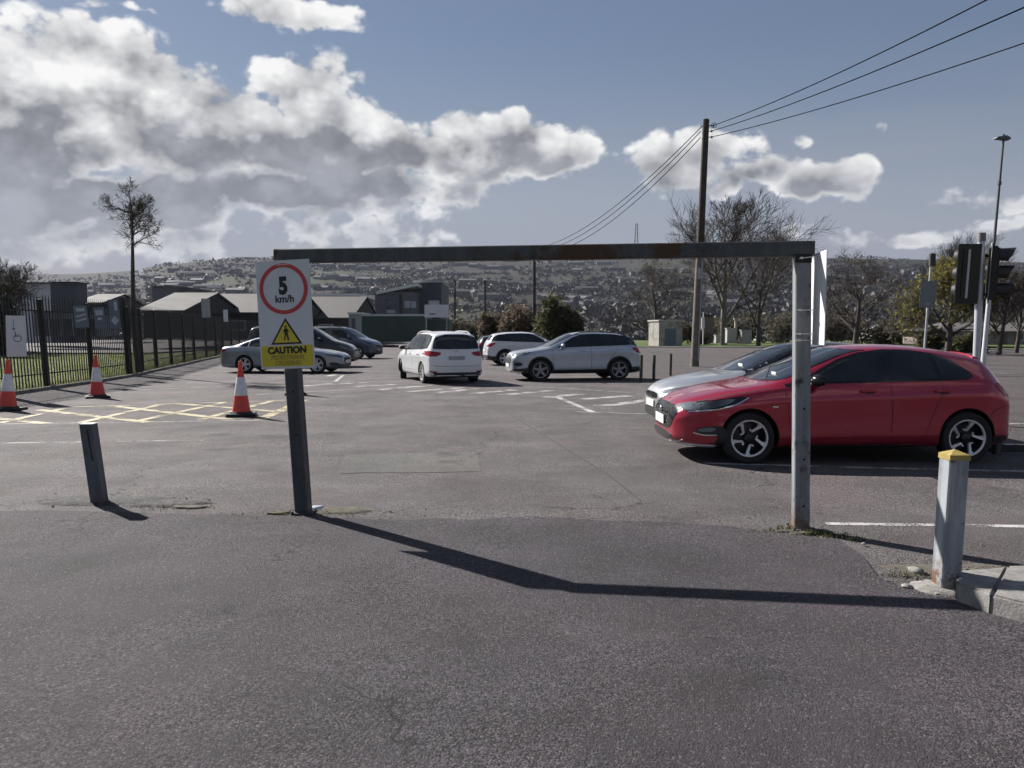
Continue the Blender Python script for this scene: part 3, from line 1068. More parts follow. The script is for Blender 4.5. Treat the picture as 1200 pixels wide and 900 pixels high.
def caution_sign():
    # panel corners read off the photograph, hung on the camera side of the left post
    base = PL - EY * .09
    def q(px, py):
        d = ray(px, py)
        n = -EY
        t = (base - Vector((0, 0, HC))).dot(n) / d.dot(n)
        return Vector((0, 0, HC)) + d * t
    tl, tr, bl, br = q(298.5, 306.5), q(362, 303.5), q(307, 433.5), q(370, 430.5)
    c = (tl + tr + bl + br) / 4
    ex = ((tr - tl) + (br - bl)).normalized()
    ez = ((tl - bl) + (tr - br))
    ez = (ez - ex * ez.dot(ex)).normalized()
    ey = ez.cross(ex)
    w = ((tr - tl).length + (br - bl).length) / 2
    h = ((tl - bl).length + (tr - br).length) / 2
    root = empty('caution_sign', label='white 5 km/h speed limit and pedestrian caution sign on the left barrier post', cat='sign')
    M = Matrix((ex, ey, ez)).transposed().to_4x4()
    M.translation = c
    root.matrix_basis = M
    MB().bbox((0, 0, 0), (w, .006, h), .002).build('panel', WHITE_S, root)
    rr = w * .445
    cz = h / 2 - rr - h * .028
    mb = MB()
    ring(mb, rr * .845, rr, -.0062, -.0032, 0.0, cz)
    mb.build('red_ring', RED_S, root)
    lettering('5', w * .40, BLACK_S, root, -.004, cz + w * .055, -.0045, bold=.011, sx=.80)
    lettering('km/h', w * .175, BLACK_S, root, .005, cz - w * .175, -.0045, bold=.002, sx=1.0)
    # yellow band with three lines of lettering
    yb, yt = -h / 2 + h * .022, -h / 2 + h * .215
    mb = MB()
    flat(mb, [(-w * .475, yb), (w * .475, yb), (w * .475, yt), (-w * .475, yt)], -.0055)
    mb.build('yellow_band', YEL_S, root)
    hb = yt - yb
    lettering('CAUTION', w * .158, BLACK_S, root, .0, yt - hb * .22, -.0068, bold=.004, sx=1.0)
    lettering('PEDESTRIANS', w * .105, FADE_S, root, .004, yt - hb * .56, -.0068, bold=.002, sx=.95)
    lettering('CROSSING', w * .105, FADE_S, root, .004, yt - hb * .83, -.0068, bold=.002, sx=.95)
    # triangle
    tz0, tz1, tw = yt + h * .012, yt + h * .012 + h * .245, w * .29
    mb = MB()
    flat(mb, [(-tw, tz0), (tw, tz0), (0, tz1)], -.0052)
    mb.build('triangle_border', BLACK_S, root)
    k = .80
    zc = tz0 + (tz1 - tz0) * .335
    mb = MB()
    flat(mb, [(-tw * k, zc + (tz0 - zc) * k), (tw * k, zc + (tz0 - zc) * k), (0, zc + (tz1 - zc) * k)], -.0066)
    mb.build('triangle_field', YEL_S, root)
    s = (tz1 - tz0)
    fz = tz0 + s * .14
    mb = MB()
    def fp(*pp):
        flat(mb, [(x * s, fz + z * s) for x, z in pp], -.0080)
    fp(*[(.045 * math.cos(a) - .005, .52 + .045 * math.sin(a)) for a in np.linspace(0, 2 * math.pi, 14)[:-1]])
    fp((-.055, .46), (.06, .46), (.075, .24), (-.05, .24))
    fp((-.055, .46), (-.115, .30), (-.09, .285), (-.03, .40))
    fp((.06, .46), (.12, .33), (.10, .305), (.04, .40))
    fp((-.05, .25), (.01, .25), (-.045, .02), (-.10, .0), (-.085, .05))
    fp((.0, .25), (.075, .25), (.115, .05), (.13, .0), (.06, .0))
    mb.build('pedestrian_figure', BLACK_S, root)
    # a scuffed spot of the ring, and straps round the post behind
    mb = MB()
    flat(mb, [(-.05, cz + rr * .92), (.06, cz + rr * .93), (.06, cz + rr * .97), (-.05, cz + rr * .96)], -.0070)
    mb.build('scuff', simple('scuffed_pink', (.62, .42, .42), .5), root)
    for zz in (-h * .36, h * .12):
        MB().box((.0, .075, zz), (.135, .14, .022)).build('strap', ZINC, root)


caution_sign()


def side_sign():
    """white panel on the outer side of the right post, seen nearly edge-on"""
    root = empty('side_sign', label='white sign seen almost edge-on, strapped to the right barrier post', cat='sign')
    c0 = PR.lerp(TR, .5)
    z1 = on_line(960, 297, PR, PR + EX).z
    z0 = on_line(960, 404, PR, PR + EX).z
    cx = c0 + EX * .075
    ctr = Vector((cx.x, cx.y, (z0 + z1) / 2)) + EX * .012 - EY * .005
    M = Matrix.Translation(ctr) @ Matrix.Rotation(math.atan2(EX.y, EX.x) + rad(1.5), 4, 'Z')
    root.matrix_basis = M
    MB().bbox((0, 0, 0), (.006, .60, z1 - z0), .002).build('panel', WHITE_S, root)
    h = z1 - z0
    for zz, tilt in ((h * .46, .05), (-h * .12, .0), (-h * .38, .0), (-h * .45, 0)):
        mb = MB()
        pts = [(-.006, -.075, zz), (-.145, -.075, zz - tilt * .3), (-.147, .068, zz - tilt * .3), (-.006, .068, zz)]
        mb.tube(pts, .0035, 6)
        mb.build('strap', ZINC, root)
        MB().bbox((-.13, -.078, zz - tilt * .25), (.022, .012, .016), .003).build('strap_buckle', ZINC, root)


side_sign()


def bollards():
    b = G(117, 590)
    w_ = .118
    e = Vector((1, 0.03, 0)).normalized()
    n = Vector((-.03, 1, 0))
    d = ray(103.5, 497)
    top = Vector((0, 0, HC)) + d * ((b.y + .02) / d.y)
    root = empty('steel_bollard', label='short dark steel bollard leaning left in the foreground beside the left post', cat='bollard')
    post(b - (top - b).normalized() * .1, top, w_, w_, e, n).build('post', rusty('bollard_slate_paint', (0.085, 0.092, 0.105), amount=0.0, scale=2.6, foot=.08), root)
    capm = simple('bollard_cap_pale', (.42, .42, .40), .6, var=.3)
    u = (top - b).normalized()
    post(top + u * .001, top + u * .008, w_ + .006, w_ + .006, e, n).build('cap', capm, root)
    s0 = b.lerp(top, .55) - n * (w_ / 2 + .0015) + e * .022
    s1 = b.lerp(top, .93) - n * (w_ / 2 + .0015) + e * .012
    MB().tube([s0, s1], .007, 6).build('slot', BLACK_S, root)

    b = G(1108, 692)
    d = ray(1118.5, 534)
    top = Vector((0, 0, HC)) + d * ((b.y + .0) / d.y)
    root = empty('capped_bollard', label='grey square bollard with a yellow pyramid cap beside the kerb at right', cat='bollard')
    u = (top - b).normalized()
    e = Vector((1, .02, 0)).normalized()
    n = Vector((-.02, 1, 0)).normalized()
    post(b - u * .1, top, .122, .122, e, n).build('post', rusty('bollard_grey_paint', (0.27, 0.29, 0.31), amount=-0.12, scale=2.0, foot=0.12), root)
    ycap = simple('yellow_cap_paint', (.32, .24, .07), .55, var=.25, scale=18, dirt=(.2, .15, .06), dscale=20, dth=(.6, .75))
    mb = MB()
    mb.add([top + e * (sx * .064) + n * (sy * .064) + u * z for z in (-.02, .012) for sx, sy in ((-1, -1), (1, -1), (1, 1), (-1, 1))] + [top + u * .04],
           [(3, 2, 1, 0), (0, 1, 5, 4), (1, 2, 6, 5), (2, 3, 7, 6), (3, 0, 4, 7), (4, 5, 8), (5, 6, 8), (6, 7, 8), (7, 4, 8)])
    mb.build('cap', ycap, root)
    cr = simple('concrete_footing', (.20, .19, .175), .95, var=.4, scale=20, bump=.8, bscale=60)
    mb = MB()
    r = random.Random(4)
    mb.lathe([(.17, -.02), (.165, .02), (.12, .036), (.06, .04)], 14, Matrix.Translation(b + Vector((-.03, 0, 0))))
    mb.v = [(x + r.uniform(-.02, .02), y + r.uniform(-.02, .02), z + r.uniform(-.01, .006)) for x, y, z in mb.v]
    mb.build('footing', cr, root, smooth=60)

    # row of small dark bollards along the road's edge
    bm_ = rusty('small_bollard_paint', (0.06, 0.055, 0.05), amount=.3, scale=4)
    for (px, py, h, lab) in ((751, 447.5, .86, 'thin dark bollard just behind the tail of the silver crossover'), (766, 444.5, .82, 'thin dark bollard between the silver crossover and the silver hatchback'),
                             (785.5, 440, .80, 'thin dark bollard half hidden behind the bonnet of the silver hatchback'), (1167, 532, .72, 'grey bollard stub behind the rear bumper of the red hatchback')):
        b = G(px, py)
        root = empty('small_bollard', b, label=lab, cat='bollard', group='small bollards along the road edge')
        root.matrix_basis = plumb(b, .2)
        MB().bbox((0, 0, h / 2 - .05), (.085, .085, h + .1), .01).build('post', bm_, root)
        MB().bbox((0, 0, h + .006), (.078, .078, .01), .004).build('cap', bm_, root)
    b = G(1187, 532)
    st = empty('wheel_stop', b, label='low dark rubber wheel stop behind the red hatchback', cat='wheel stop')
    st.matrix_basis = Matrix.Translation(b + Vector((.1, .25, 0)))
    MB().prism([(-.28, -.07, 0), (-.28, .07, 0), (-.28, .045, .09), (-.28, -.045, .09)], (.56, 0, 0)).build('block', simple('black_rubber', (.02, .02, .02), .8), st)
    MB().box((0, -.0, .0915), (.10, .06, .003)).build('reflector', simple('reflector_white', (.6, .6, .55), .4), st)


bollards()


# ---------------------------------------------------------------- traffic cones
CONE_R = simple('cone_orange_red', (0.60, 0.055, 0.035), 0.5, var=.15, dirt=(0.25, 0.06, 0.05), dscale=5, dth=(.55, .75))
CONE_W = simple('cone_white_sleeve', (0.66, 0.67, 0.70), 0.4, var=.12, dirt=(0.35, 0.34, 0.33), dscale=8, dth=(.55, .8))
CONE_B = simple('cone_black_base', (0.018, 0.018, 0.019), 0.75, var=.3)


def make_cone():
    root = empty('traffic_cone')
    mb = MB()
    n = 8
    prof = []
    mb.bbox((0, 0, .03), (.54, .54, .06), .018)
    mb.lathe([(.215, .055), (.20, .085), (.175, .09)], 8, Matrix.Rotation(rad(22.5), 4, 'Z'))
    mb.build('base', CONE_B, root, smooth=35)
    R = lambda z: lerp(.170, .030, (z - .085) / .92)
    MB().lathe([(R(.085), .085), (R(.40), .40)], 28, close=False).build('body', CONE_R, root, smooth=True)
    mb = MB().lathe([(R(.395) + .003, .395), (R(.40) + .004, .40), (R(.74) + .004, .74), (R(.745) + .002, .745)], 28, close=False)
    mb.build('sleeve', CONE_W, root, smooth=True)
    mb = MB().lathe([(R(.74), .74), (R(.98), .98), (.034, 1.0), (.033, 1.03), (.022, 1.045), (.016, 1.045), (.016, .99)], 28, close=False)
    mb.build('tip', CONE_R, root, smooth=35)
    return root


proto = make_cone()
for i, (px, py, rz, lab) in enumerate([(283, 487.5, .25, 'red and white traffic cone nearest the caution sign, on the hatched box'),
                                       (114.5, 466, .5, 'red and white traffic cone by the dark fence post, middle of the row'),
                                       (9, 481, .1, 'red and white traffic cone at the left edge under the wheelchair sign'),
                                       (346, 462.5, .3, 'traffic cone hidden behind the left barrier post, only its black base showing')]):
    o = proto if i == 0 else copy_tree(proto)
    o.location = G(px, py)
    o.rotation_euler = (rad([0, 1.5, -2, 0][i]), rad([0, -1.0, 1.5, 0][i]), rz)
    tag(o, lab, 'traffic cone', 'traffic cones along the hatched box')

# ---------------------------------------------------------------- palisade fence
FBLK = simple('fence_black_paint', (0.009, 0.009, 0.010), 0.5, var=.3, scale=3)


def fence():
    root = empty('palisade_fence', label='black steel palisade fence with pointed pales along the left side', cat='fence')
    H = 2.62
    u = UP
    # one pale: a ribbed strip with a three-point head
    mb = MB()
    w, dd = .070, .008
    prof = [(-w / 2, .0), (-w * .22, -dd), (w * .22, -dd), (w / 2, .0)]
    zt = [H - .10, H - .02, H - .02, H - .10]
    vs = [(x, y, .08) for x, y in prof] + [(x, y, z) for (x, y), z in zip(prof, zt)] + [(0, -dd, H + .06)]
    vs += [(x, y + .004, z) for x, y, z in vs[:9]]
    fs = [(0, 1, 5, 4), (1, 2, 6, 5), (2, 3, 7, 6), (5, 6, 8), (9, 13, 14, 10), (10, 14, 15, 11), (11, 15, 16, 12), (14, 17, 15), (0, 4, 13, 9), (3, 12, 16, 7), (4, 5, 14, 13), (6, 7, 16, 15), (5, 8, 17, 14), (8, 6, 15, 17)]
    pale = mb.add(vs, fs).mesh('pale', FBLK)
    pm = MB().bbox((0, 0, H * .5 - .12), (.135, .135, H + .06), .008).mesh('post', FBLK)
    n, far = 0, MB()
    for k in range(len(FENCE) - 1):
        a = Vector((FENCE[k][0], FENCE[k][1], 0))
        b = Vector((FENCE[k + 1][0], FENCE[k + 1][1], 0))
        t = (b - a).normalized()
        L = (b - a).length
        rz = math.atan2(t.y, t.x)
        o = link('post', pm, root)
        o.matrix_basis = plumb(a, rz)
        if k == 4:                           # doubled gate post where the line turns
            o = link('post', pm, root)
            o.matrix_basis = plumb(a + t * .22, rz)
            o = link('post', MB().bbox((0, 0, H * .5 + .05), (.14, .14, H + .4), .01).mesh('post', FBLK), root)
            o.matrix_basis = plumb(a - t * .2, rz)
        for zr in (.42, H - .42):
            s = Vector((t.y, -t.x, 0)) * -.03
            MB().tube([a + s + u * zr, b + s + u * zr], .026, 4).build('rail', FBLK, root)
        m = int(round(L / .165))
        for i in range(1, m):
            if k == 4 and i < 3:
                continue
            if k > 12:                       # the farthest bays read as one dark band
                far.add([plumb(a + t * (L * i / m) + Vector((t.y, -t.x, 0)) * .01, rz) @ Vector(v) for v in vs], fs)
                continue
            o = link('pale', pale, root)
            o.matrix_basis = plumb(a + t * (L * i / m) + Vector((t.y, -t.x, 0)) * .01, rz)
            n += 1
    a = Vector((FENCE[-1][0], FENCE[-1][1], 0))
    link('post', pm, root).matrix_basis = plumb(a, 0)
    far.build('far_pales', FBLK, root)['kind'] = 'stuff'


fence()


def fence_signs():
    def panel(name, x0, x1, y0, y1, y, mat, label, tilt=0.0, rz=0.0):
        c = P((x0 + x1) / 2, (y0 + y1) / 2, y)
        w = (x1 - x0) / F * y
        h = (y1 - y0) / F * y
        root = empty(name, label=label, cat='sign')
        root.matrix_basis = Matrix.Translation(c) @ Matrix.Rotation(SLOPE, 4, 'X') @ Matrix.Rotation(rz, 4, 'Z') @ Matrix.Rotation(tilt, 4, 'Y')
        MB().bbox((0, 0, 0), (w, .012, h), .004).build('panel', mat, root)
        for zz in (-h * .3, h * .3):
            MB().box((0, .012, zz), (w * .7, .012, .03)).build('bracket', GALV_D, root)
        return root, w, h
    blue = simple('pictogram_blue', (.05, .07, .12), .5)
    r, w, h = panel('disabled_parking_sign', 9, 29, 370, 418, 18.4, WHITE_S, 'white wheelchair symbol sign tied to the fence at far left', rad(3), rad(38))
    mb = MB()
    ring(mb, w * .17, w * .22, -.010, -.006, w * .06, -h * .05)
    flat(mb, [(-w * .08, h * .12), (-w * .02, h * .12), (-w * .02, -h * .02), (-w * .08, -h * .02)], -.010)
    flat(mb, [(-w * .05, h * .01), (w * .16, h * .01), (w * .16, -h * .01), (-w * .05, -h * .01)], -.0085)
    flat(mb, [(-w * .12 + .03 * math.cos(a), h * .18 + .03 * math.sin(a)) for a in np.linspace(0, 2 * math.pi, 13)[:-1]], -.010)
    flat(mb, [(-w * .14, h * .40), (-w * .11, h * .40), (-w * .11, h * .20), (-w * .14, h * .20)], -.010)
    mb.build('wheelchair_symbol', simple('pictogram_grey', (.16, .18, .22), .5), r)
    g = simple('grey_blue_sign', (.13, .16, .21), .5, var=.12)
    lt = simple('sign_pale_print', (.42, .46, .52), .5)
    for (x0, x1, y0, y1, yy, lab, kind) in ((88, 102.5, 358.5, 384, 23.6, 'grey blue notice with slanted pale stripes, nearest of three on the fence', 0), (111, 122.5, 360, 385, 25.6, 'small grey blue notice, middle of the three on the fence', 1),
                                            (128.5, 139.5, 351, 385, 27.0, 'tall grey blue notice with a pale diamond, beside the gate post', 2)):
        r, w, h = panel('fence_notice', x0, x1, y0, y1, yy, g, lab, rad(-2), rad(20))
        r['group'] = 'grey blue notices on the fence'
        mb = MB()
        if kind == 0:
            for k in range(2):
                z = -h * .02 - k * h * .2
                flat(mb, [(-w * .38, z), (w * .38, z + h * .1), (w * .38, z + h * .17), (-w * .38, z + h * .07)], -.009)
            flat(mb, [(-w * .3, h * .25), (w * .3, h * .25), (w * .3, h * .40), (-w * .3, h * .40)], -.009)
        elif kind == 1:
            flat(mb, [(-w * .35, h * .12), (w * .35, h * .12), (w * .35, h * .38), (-w * .35, h * .38)], -.009)
            flat(mb, [(-w * .2, -h * .1), (w * .2, -h * .1), (w * .2, h * .02), (-w * .2, h * .02)], -.009)
        else:
            flat(mb, [(0, -h * .38), (w * .38, -h * .22), (0, -h * .06), (-w * .38, -h * .22)], -.009)
            flat(mb, [(w * .05, h * .12), (w * .32, h * .12), (w * .32, h * .42), (w * .05, h * .42)], -.009)
        mb.build('print', lt, r)
    panel('fence_notice', 236.5, 246, 350, 372, 41.5, simple('pale_grey_sign', (.30, .32, .34), .5), 'pale grey notice standing above the far stretch of fence', 0, rad(25))
    panel('fence_notice', 262, 267, 363, 377, 46.5, WHITE_S, 'narrow white notice on the farthest stretch of fence', 0, rad(25))


fence_signs()
# ---------------------------------------------------------------- trees
BARK = simple('bark_dark', (0.060, 0.052, 0.045), 0.9, var=.35, scale=8, bump=.6, bscale=25)
BARK_P = simple('bark_pale', (0.15, 0.14, 0.12), 0.9, var=.4, scale=5, bump=.5, bscale=20)
TWIG = simple('twigs_brown', (0.060, 0.047, 0.038), 0.9, var=.3, scale=2)


def grow_tree(name, base, height, seed, label, cat='tree', trunk_h=.3, spread=.5, levels=4, kids=(7, 6, 6, 5), lean=Vector((0, 0, 0)), r0=None, twig_r=.010,
              leaf=None, trunk_mat=None, group=None, up=.25, tips=1.0, thin=False, reach=1.0, wander=1.0):
    rr = random.Random(seed)
    wood, twig = MB(), MB()
    leaves = []
    r0 = r0 or height * .022

    def rv():
        return Vector((rr.gauss(0, 1), rr.gauss(0, 1), rr.gauss(0, 1)))

    def branch(p, d, L, r, lev):
        n = 5 if lev < 2 else (4 if lev == 2 else 3)
        pts, rs = [p.copy()], [r]
        q, dd = p.copy(), d.normalized()
        for i in range(n):
            dd = (dd + rv() * (.035 if lev == 0 else .085 * wander) + Vector((0, 0, up * (.35 if lev else .1)))).normalized()
            q = q + dd * (L / n)
            pts.append(q.copy())
            rs.append(max(r * (1 - .72 * (i + 1) / n), twig_r * .5))
        tgt = wood if lev < 2 else twig
        tgt.tube(pts, rs, 7 if lev == 0 else (5 if lev == 1 else 3), cap=lev == 0)
        if lev >= levels:
            if leaf:
                for _ in range(leaf[1]):
                    leaves.append((pts[rr.randrange(1, len(pts))] + rv() * leaf[2] * 1.4, rr.random()))
            return
        m = kids[min(lev, len(kids) - 1)]
        for k in range(m):
            t = lerp(trunk_h if lev == 0 else .22, 1.0, (k + rr.random() * .8) / m)
            t = min(t, .99)
            i = min(int(t * n), n - 1)
            f = t * n - i
            pp = pts[i].lerp(pts[i + 1], f)
            ax = (pts[i + 1] - pts[i]).normalized()
            side = rv()
            side = (side - ax * side.dot(ax)).normalized()
            nd = (ax * (1 - spread * .75) + side * spread * (1.15 if lev == 0 else 1.0)).normalized()
            LL = L * (lerp(.95, .50, t) * reach if lev == 0 else lerp(.66, .46, t)) * rr.uniform(.75, 1.2)
            branch(pp, nd, LL, max(lerp(rs[i], rs[i + 1], f) * .62, twig_r), lev + 1)
        # the leader forks at its tip
        if lev < levels - 1:
            for _ in range(2):
                branch(pts[-1], (dd + rv() * .4).normalized(), L * .38 * (min(1, reach * 1.5) if lev == 0 else 1), max(rs[-1] * .9, twig_r), lev + 1)

    branch(Vector((0, 0, -.15)), Vector((0, 0, 1)) + lean, height * (.55 if not thin else .82), r0, 0)
    root = empty(name, label=label, cat=cat, group=group)
    root.matrix_basis = plumb(base, rr.uniform(0, 6))
    wood.build('trunk', trunk_mat or BARK, root, smooth=60)
    me = bpy.data.meshes.new('crown')
    me.from_pydata(twig.v, [], twig.f)
    me.materials.append(TWIG)
    cr = link('crown', me, root)
    if leaf and leaves:
        V, Fc = [], []
        for c, s in leaves:
            a, b = rv() * leaf[2] * .5, rv() * leaf[2] * .5
            o = len(V)
            V += [c - a - b * .5, c + a - b * .5, c + b]
            Fc.append((o, o + 1, o + 2))
        me = bpy.data.meshes.new('foliage')
        me.from_pydata([tuple(v) for v in V], [], Fc)
        me.materials.append(leaf[0])
        link('foliage', me, cr)
    # fit the height exactly
    zmax = max(v[2] for v in twig.v)
    s = height / zmax
    root.matrix_basis = root.matrix_basis @ Matrix.Scale(s, 4)
    return root


def at_tree(px, py_top, d, zb=0.0):
    b = P(px, HORIZ, d)
    b.z = zb
    return b, (P(px, py_top, d) - b).dot(UP)


LEAF_Y = leafy('catkin_leaves', [(0.17, 0.15, 0.035), (0.13, 0.125, 0.03), (0.22, 0.19, 0.06)], trans=.4)
LEAF_BUD = leafy('bud_haze', [(0.11, 0.075, 0.055), (0.085, 0.06, 0.045), (0.12, 0.09, 0.06)], trans=.3)
IVY = leafy('ivy_leaves', [(0.03, 0.045, 0.018), (0.045, 0.06, 0.022), (0.025, 0.035, 0.015)], trans=.2)

b, h = at_tree(166, 219, 29.5)
b = P(164, 437, 29.5); b.z = 0
grow_tree('bare_tree', b + Vector((0, 0, 0)), h + .2, 24, 'tall thin bare tree with a small round crown behind the left fence', trunk_h=.80, spread=.66, levels=4, kids=(9, 6, 6, 4), lean=Vector((.0, 0, 0)), r0=.125, twig_r=.006, up=.2, thin=True, reach=.26, wander=1.3)
b, h = at_tree(848, 219, 92, .05)
grow_tree('bare_tree', b, h, 5, 'large bare spreading tree rising behind the beam right of the utility pole', trunk_h=.22, spread=.50, levels=4, kids=(9, 7, 6, 5), r0=.42, twig_r=.020, up=.22, trunk_mat=BARK_P)
b, h = at_tree(889, 252, 86, .05)
grow_tree('bare_tree', b, h, 14, 'slimmer bare tree just right of the large spreading one', trunk_h=.22, spread=.55, levels=4, kids=(9, 7, 6, 4), r0=.26, twig_r=.016, up=.3)
b, h = at_tree(771, 292, 95, .05)
grow_tree('bare_tree', b, h, 33, 'low forked bare tree behind the concrete hut', trunk_h=.2, spread=.75, levels=4, kids=(7, 7, 6, 4), r0=.32, twig_r=.016, up=.12)
b, h = at_tree(1003, 288, 70, .05)
grow_tree('bare_tree', b, h, 41, 'bare tree between the side sign and the pole with the blank plate', trunk_h=.25, spread=.72, levels=4, kids=(8, 7, 6, 4), r0=.26, twig_r=.014, up=.12)
b, h = at_tree(1112, 288, 58, .05)
grow_tree('budding_tree', b, h, 52, 'budding yellow green tree behind the pole with the blank plate', trunk_h=.2, spread=.62, levels=4, kids=(9, 8, 6, 5), r0=.26, twig_r=.014, up=.15, leaf=(LEAF_Y, 1, .16))
b, h = at_tree(1172, 312, 56, .05)
grow_tree('bare_tree', b, h, 63, 'bare street tree just right of the traffic light pole', trunk_h=.25, spread=.5, levels=4, kids=(8, 7, 6, 4), r0=.16, twig_r=.016, up=.25)
b, h = at_tree(1192, 300, 60, .05)
grow_tree('bare_tree', b, h, 66, 'bare street tree at the right edge of the view', trunk_h=.25, spread=.5, levels=4, kids=(8, 7, 6, 4), r0=.17, twig_r=.016, up=.25)
b, h = at_tree(1130, 268, 95, .05)
grow_tree('bare_tree', b, h, 71, 'tall hazy bare tree farther off behind the budding one', trunk_h=.2, spread=.5, levels=4, kids=(9, 7, 6, 4), r0=.3, twig_r=.016, up=.3)
b, h = at_tree(-8, 300, 60)
grow_tree('bare_tree', b, h, 80, 'bare tree at the left edge behind the dark building', trunk_h=.2, spread=.55, levels=4, kids=(9, 7, 6, 4), r0=.25, twig_r=.014, up=.25)


def shrub(px, py_top, d, wpx, seed, label, mats, n=3000, zb=-.1, size=.20, depth=1.0, name='shrub', group=None):
    rr = np.random.default_rng(seed)
    b = P(px, HORIZ, d)
    b.z = zb
    h = P(px, py_top, d).z - zb
    w = wpx / F * d / 2
    V, Fc = [], []
    lobes = [(rr.uniform(-.62, .62), rr.uniform(-.5, .5), rr.uniform(.25, .68), rr.uniform(.28, .5)) for _ in range(9)]
    for i in range(n):
        lx, ly, lz, lr = lobes[rr.integers(len(lobes))]
        u = rr.normal(size=3)
        u /= np.linalg.norm(u)
        k = lr * rr.random() ** .30
        c = np.array([(lx + u[0] * k) * w, (ly + u[1] * k) * w * depth, max(.02, (lz + u[2] * k * .85)) * h])
        a, e = rr.normal(size=3) * size * .55, rr.normal(size=3) * size * .55
        o = len(V)
        V += [tuple(c - a), tuple(c + a), tuple(c + e * 1.6)]
        Fc.append((o, o + 1, o + 2))
    st = MB()
    for i in range(16):
        lx, ly, lz, lr = lobes[i % 9]
        st.tube([(lx * w * .3, ly * w * .3, 0), (lx * w * .7, ly * w * .6, lz * h * .6), (lx * w * 1.1, ly * w, min(.97, lz + lr * .9) * h)], [.05, .03, .01], 4)
    root = empty(name, label=label, cat='shrub', group=group)
    root.matrix_basis = plumb(b)
    st.build('stem', BARK, root)
    me = bpy.data.meshes.new('foliage')
    me.from_pydata(V, [], Fc)
    me.materials.append(mats)
    link('foliage', me, root)


OLIVE = leafy('olive_foliage', [(0.06, 0.065, 0.03), (0.09, 0.085, 0.042), (0.05, 0.055, 0.03)], trans=.5)
RUSSET = leafy('russet_twigs', [(0.11, 0.085, 0.062), (0.09, 0.07, 0.052), (0.13, 0.10, 0.07)], trans=.5)
SCRUB = leafy('grey_brown_scrub', [(0.09, 0.078, 0.062), (0.075, 0.07, 0.05), (0.11, 0.095, 0.07)], trans=.5)
shrub(608, 350, 72, 62, 1, 'russet bare shrub left of the slim dark pole', RUSSET)
shrub(654, 344, 66, 66, 2, 'dense olive green shrub right of the slim dark pole', OLIVE, n=7000)
shrub(580, 362, 78, 40, 3, 'low russet shrub behind the white crossover', RUSSET, n=3000)
shrub(812, 372, 100, 60, 6, 'grey brown scrub behind the utility pole', SCRUB)
shrub(870, 362, 108, 80, 7, 'grey brown scrub between the two tall bare trees', SCRUB)
shrub(930, 360, 104, 80, 8, 'grey brown scrub behind the right barrier post', SCRUB)
shrub(985, 365, 95, 70, 9, 'grey brown scrub under the bare tree right of the side sign', RUSSET)
shrub(1045, 372, 92, 60, 10, 'low grey scrub left of the pole with the blank plate', SCRUB)
shrub(1090, 380, 62, 26, 11, 'small olive bush at the foot of the budding tree', OLIVE, n=2500)
shrub(1135, 392, 60, 40, 12, 'dark low hedge under the traffic light', OLIVE, n=3000)
shrub(545, 372, 100, 50, 13, 'grey scrub behind the roof of the white people carrier', SCRUB, n=3000)
shrub(6, 344, 52, 44, 15, 'dark hedge at the left edge behind the fence', leafy('dark_hedge', [(0.02, 0.022, 0.014), (0.03, 0.03, 0.018)], trans=.1), n=6000)


# ---------------------------------------------------------------- poles and wires
WOOD = simple('creosoted_pole', (0.048, 0.038, 0.030), 0.9, var=.4, scale=4, bump=.5, bscale=18)
WOOD_P = simple('weathered_pole', (0.14, 0.12, 0.10), 0.9, var=.3, scale=4, bump=.4, bscale=18)
CABLE = simple('black_cable', (0.004, 0.004, 0.004), 0.95, spec=0.05)
STEEL = simple('lamp_post_steel', (0.32, 0.34, 0.36), 0.45, metal=.3, var=.15)
STEEL_D = simple('dark_pole_steel', (0.07, 0.075, 0.085), 0.5, var=.2)
BLACK_P = simple('signal_black', (0.010, 0.010, 0.011), 0.45, var=.2)

# big utility pole
D_POLE = 36.5
pb = P(814, 429, D_POLE)
pb.z = 0
pt = P(827.5, 140, D_POLE)
root = empty('utility_pole', label='tall dark wooden utility pole carrying three overhead wires', cat='utility pole')
ax = (pt - pb)
split = .50
MB().tube([pb - ax.normalized() * .3, pb.lerp(pt, .25), pb.lerp(pt, split)], [.20, .185, .17], 14).build('lower_pole', WOOD_P, root, smooth=True)
MB().tube([pb.lerp(pt, split), pb.lerp(pt, .75), pt], [.172, .158, .145], 14).build('upper_pole', WOOD, root, smooth=True)
MB().bbox(pb.lerp(pt, .38) + Vector((-.0, -.185, 0)), (.16, .02, .5), .005).build('number_plate', simple('pole_plate', (.30, .31, .33), .5), root)
MB().tube([pb.lerp(pt, .02) + Vector((.10, -.165, 0)), pb.lerp(pt, .44) + Vector((.09, -.16, 0))], .03, 6).build('cable_guard', STEEL, root)
INS = simple('insulator_brown', (.03, .022, .02), .3)
wire_pts = []
for k, (px, py) in enumerate(((836, 147), (834, 153.5), (834, 160.5))):
    q = P(px, py, D_POLE)
    mb = MB().tube([q + Vector((-.28, 0, -.02)), q], .018, 6)
    mb.lathe([(.02, -.06), (.05, -.05), (.035, -.02), (.05, 0), (.035, .03), (.02, .05)], 10, Matrix.Translation(q))
    if k == 0:
        ring(mb, .10, .125, q.y - .012, q.y + .012, q.x + .02, q.z - .0, 16)
    mb.build('insulator', INS, root, smooth=True)
    wire_pts.append(q)


def wire(a, b, sag, label, r=.018):
    pts = []
    for i in range(25):
        t = i / 24
        p = a.lerp(b, t)
        pts.append(p - UP * sag * 4 * t * (1 - t))
    o = MB().tube(pts, r, 4).build('overhead_wire', CABLE)
    return tag(o, label, 'wire', 'overhead wires on the utility pole')


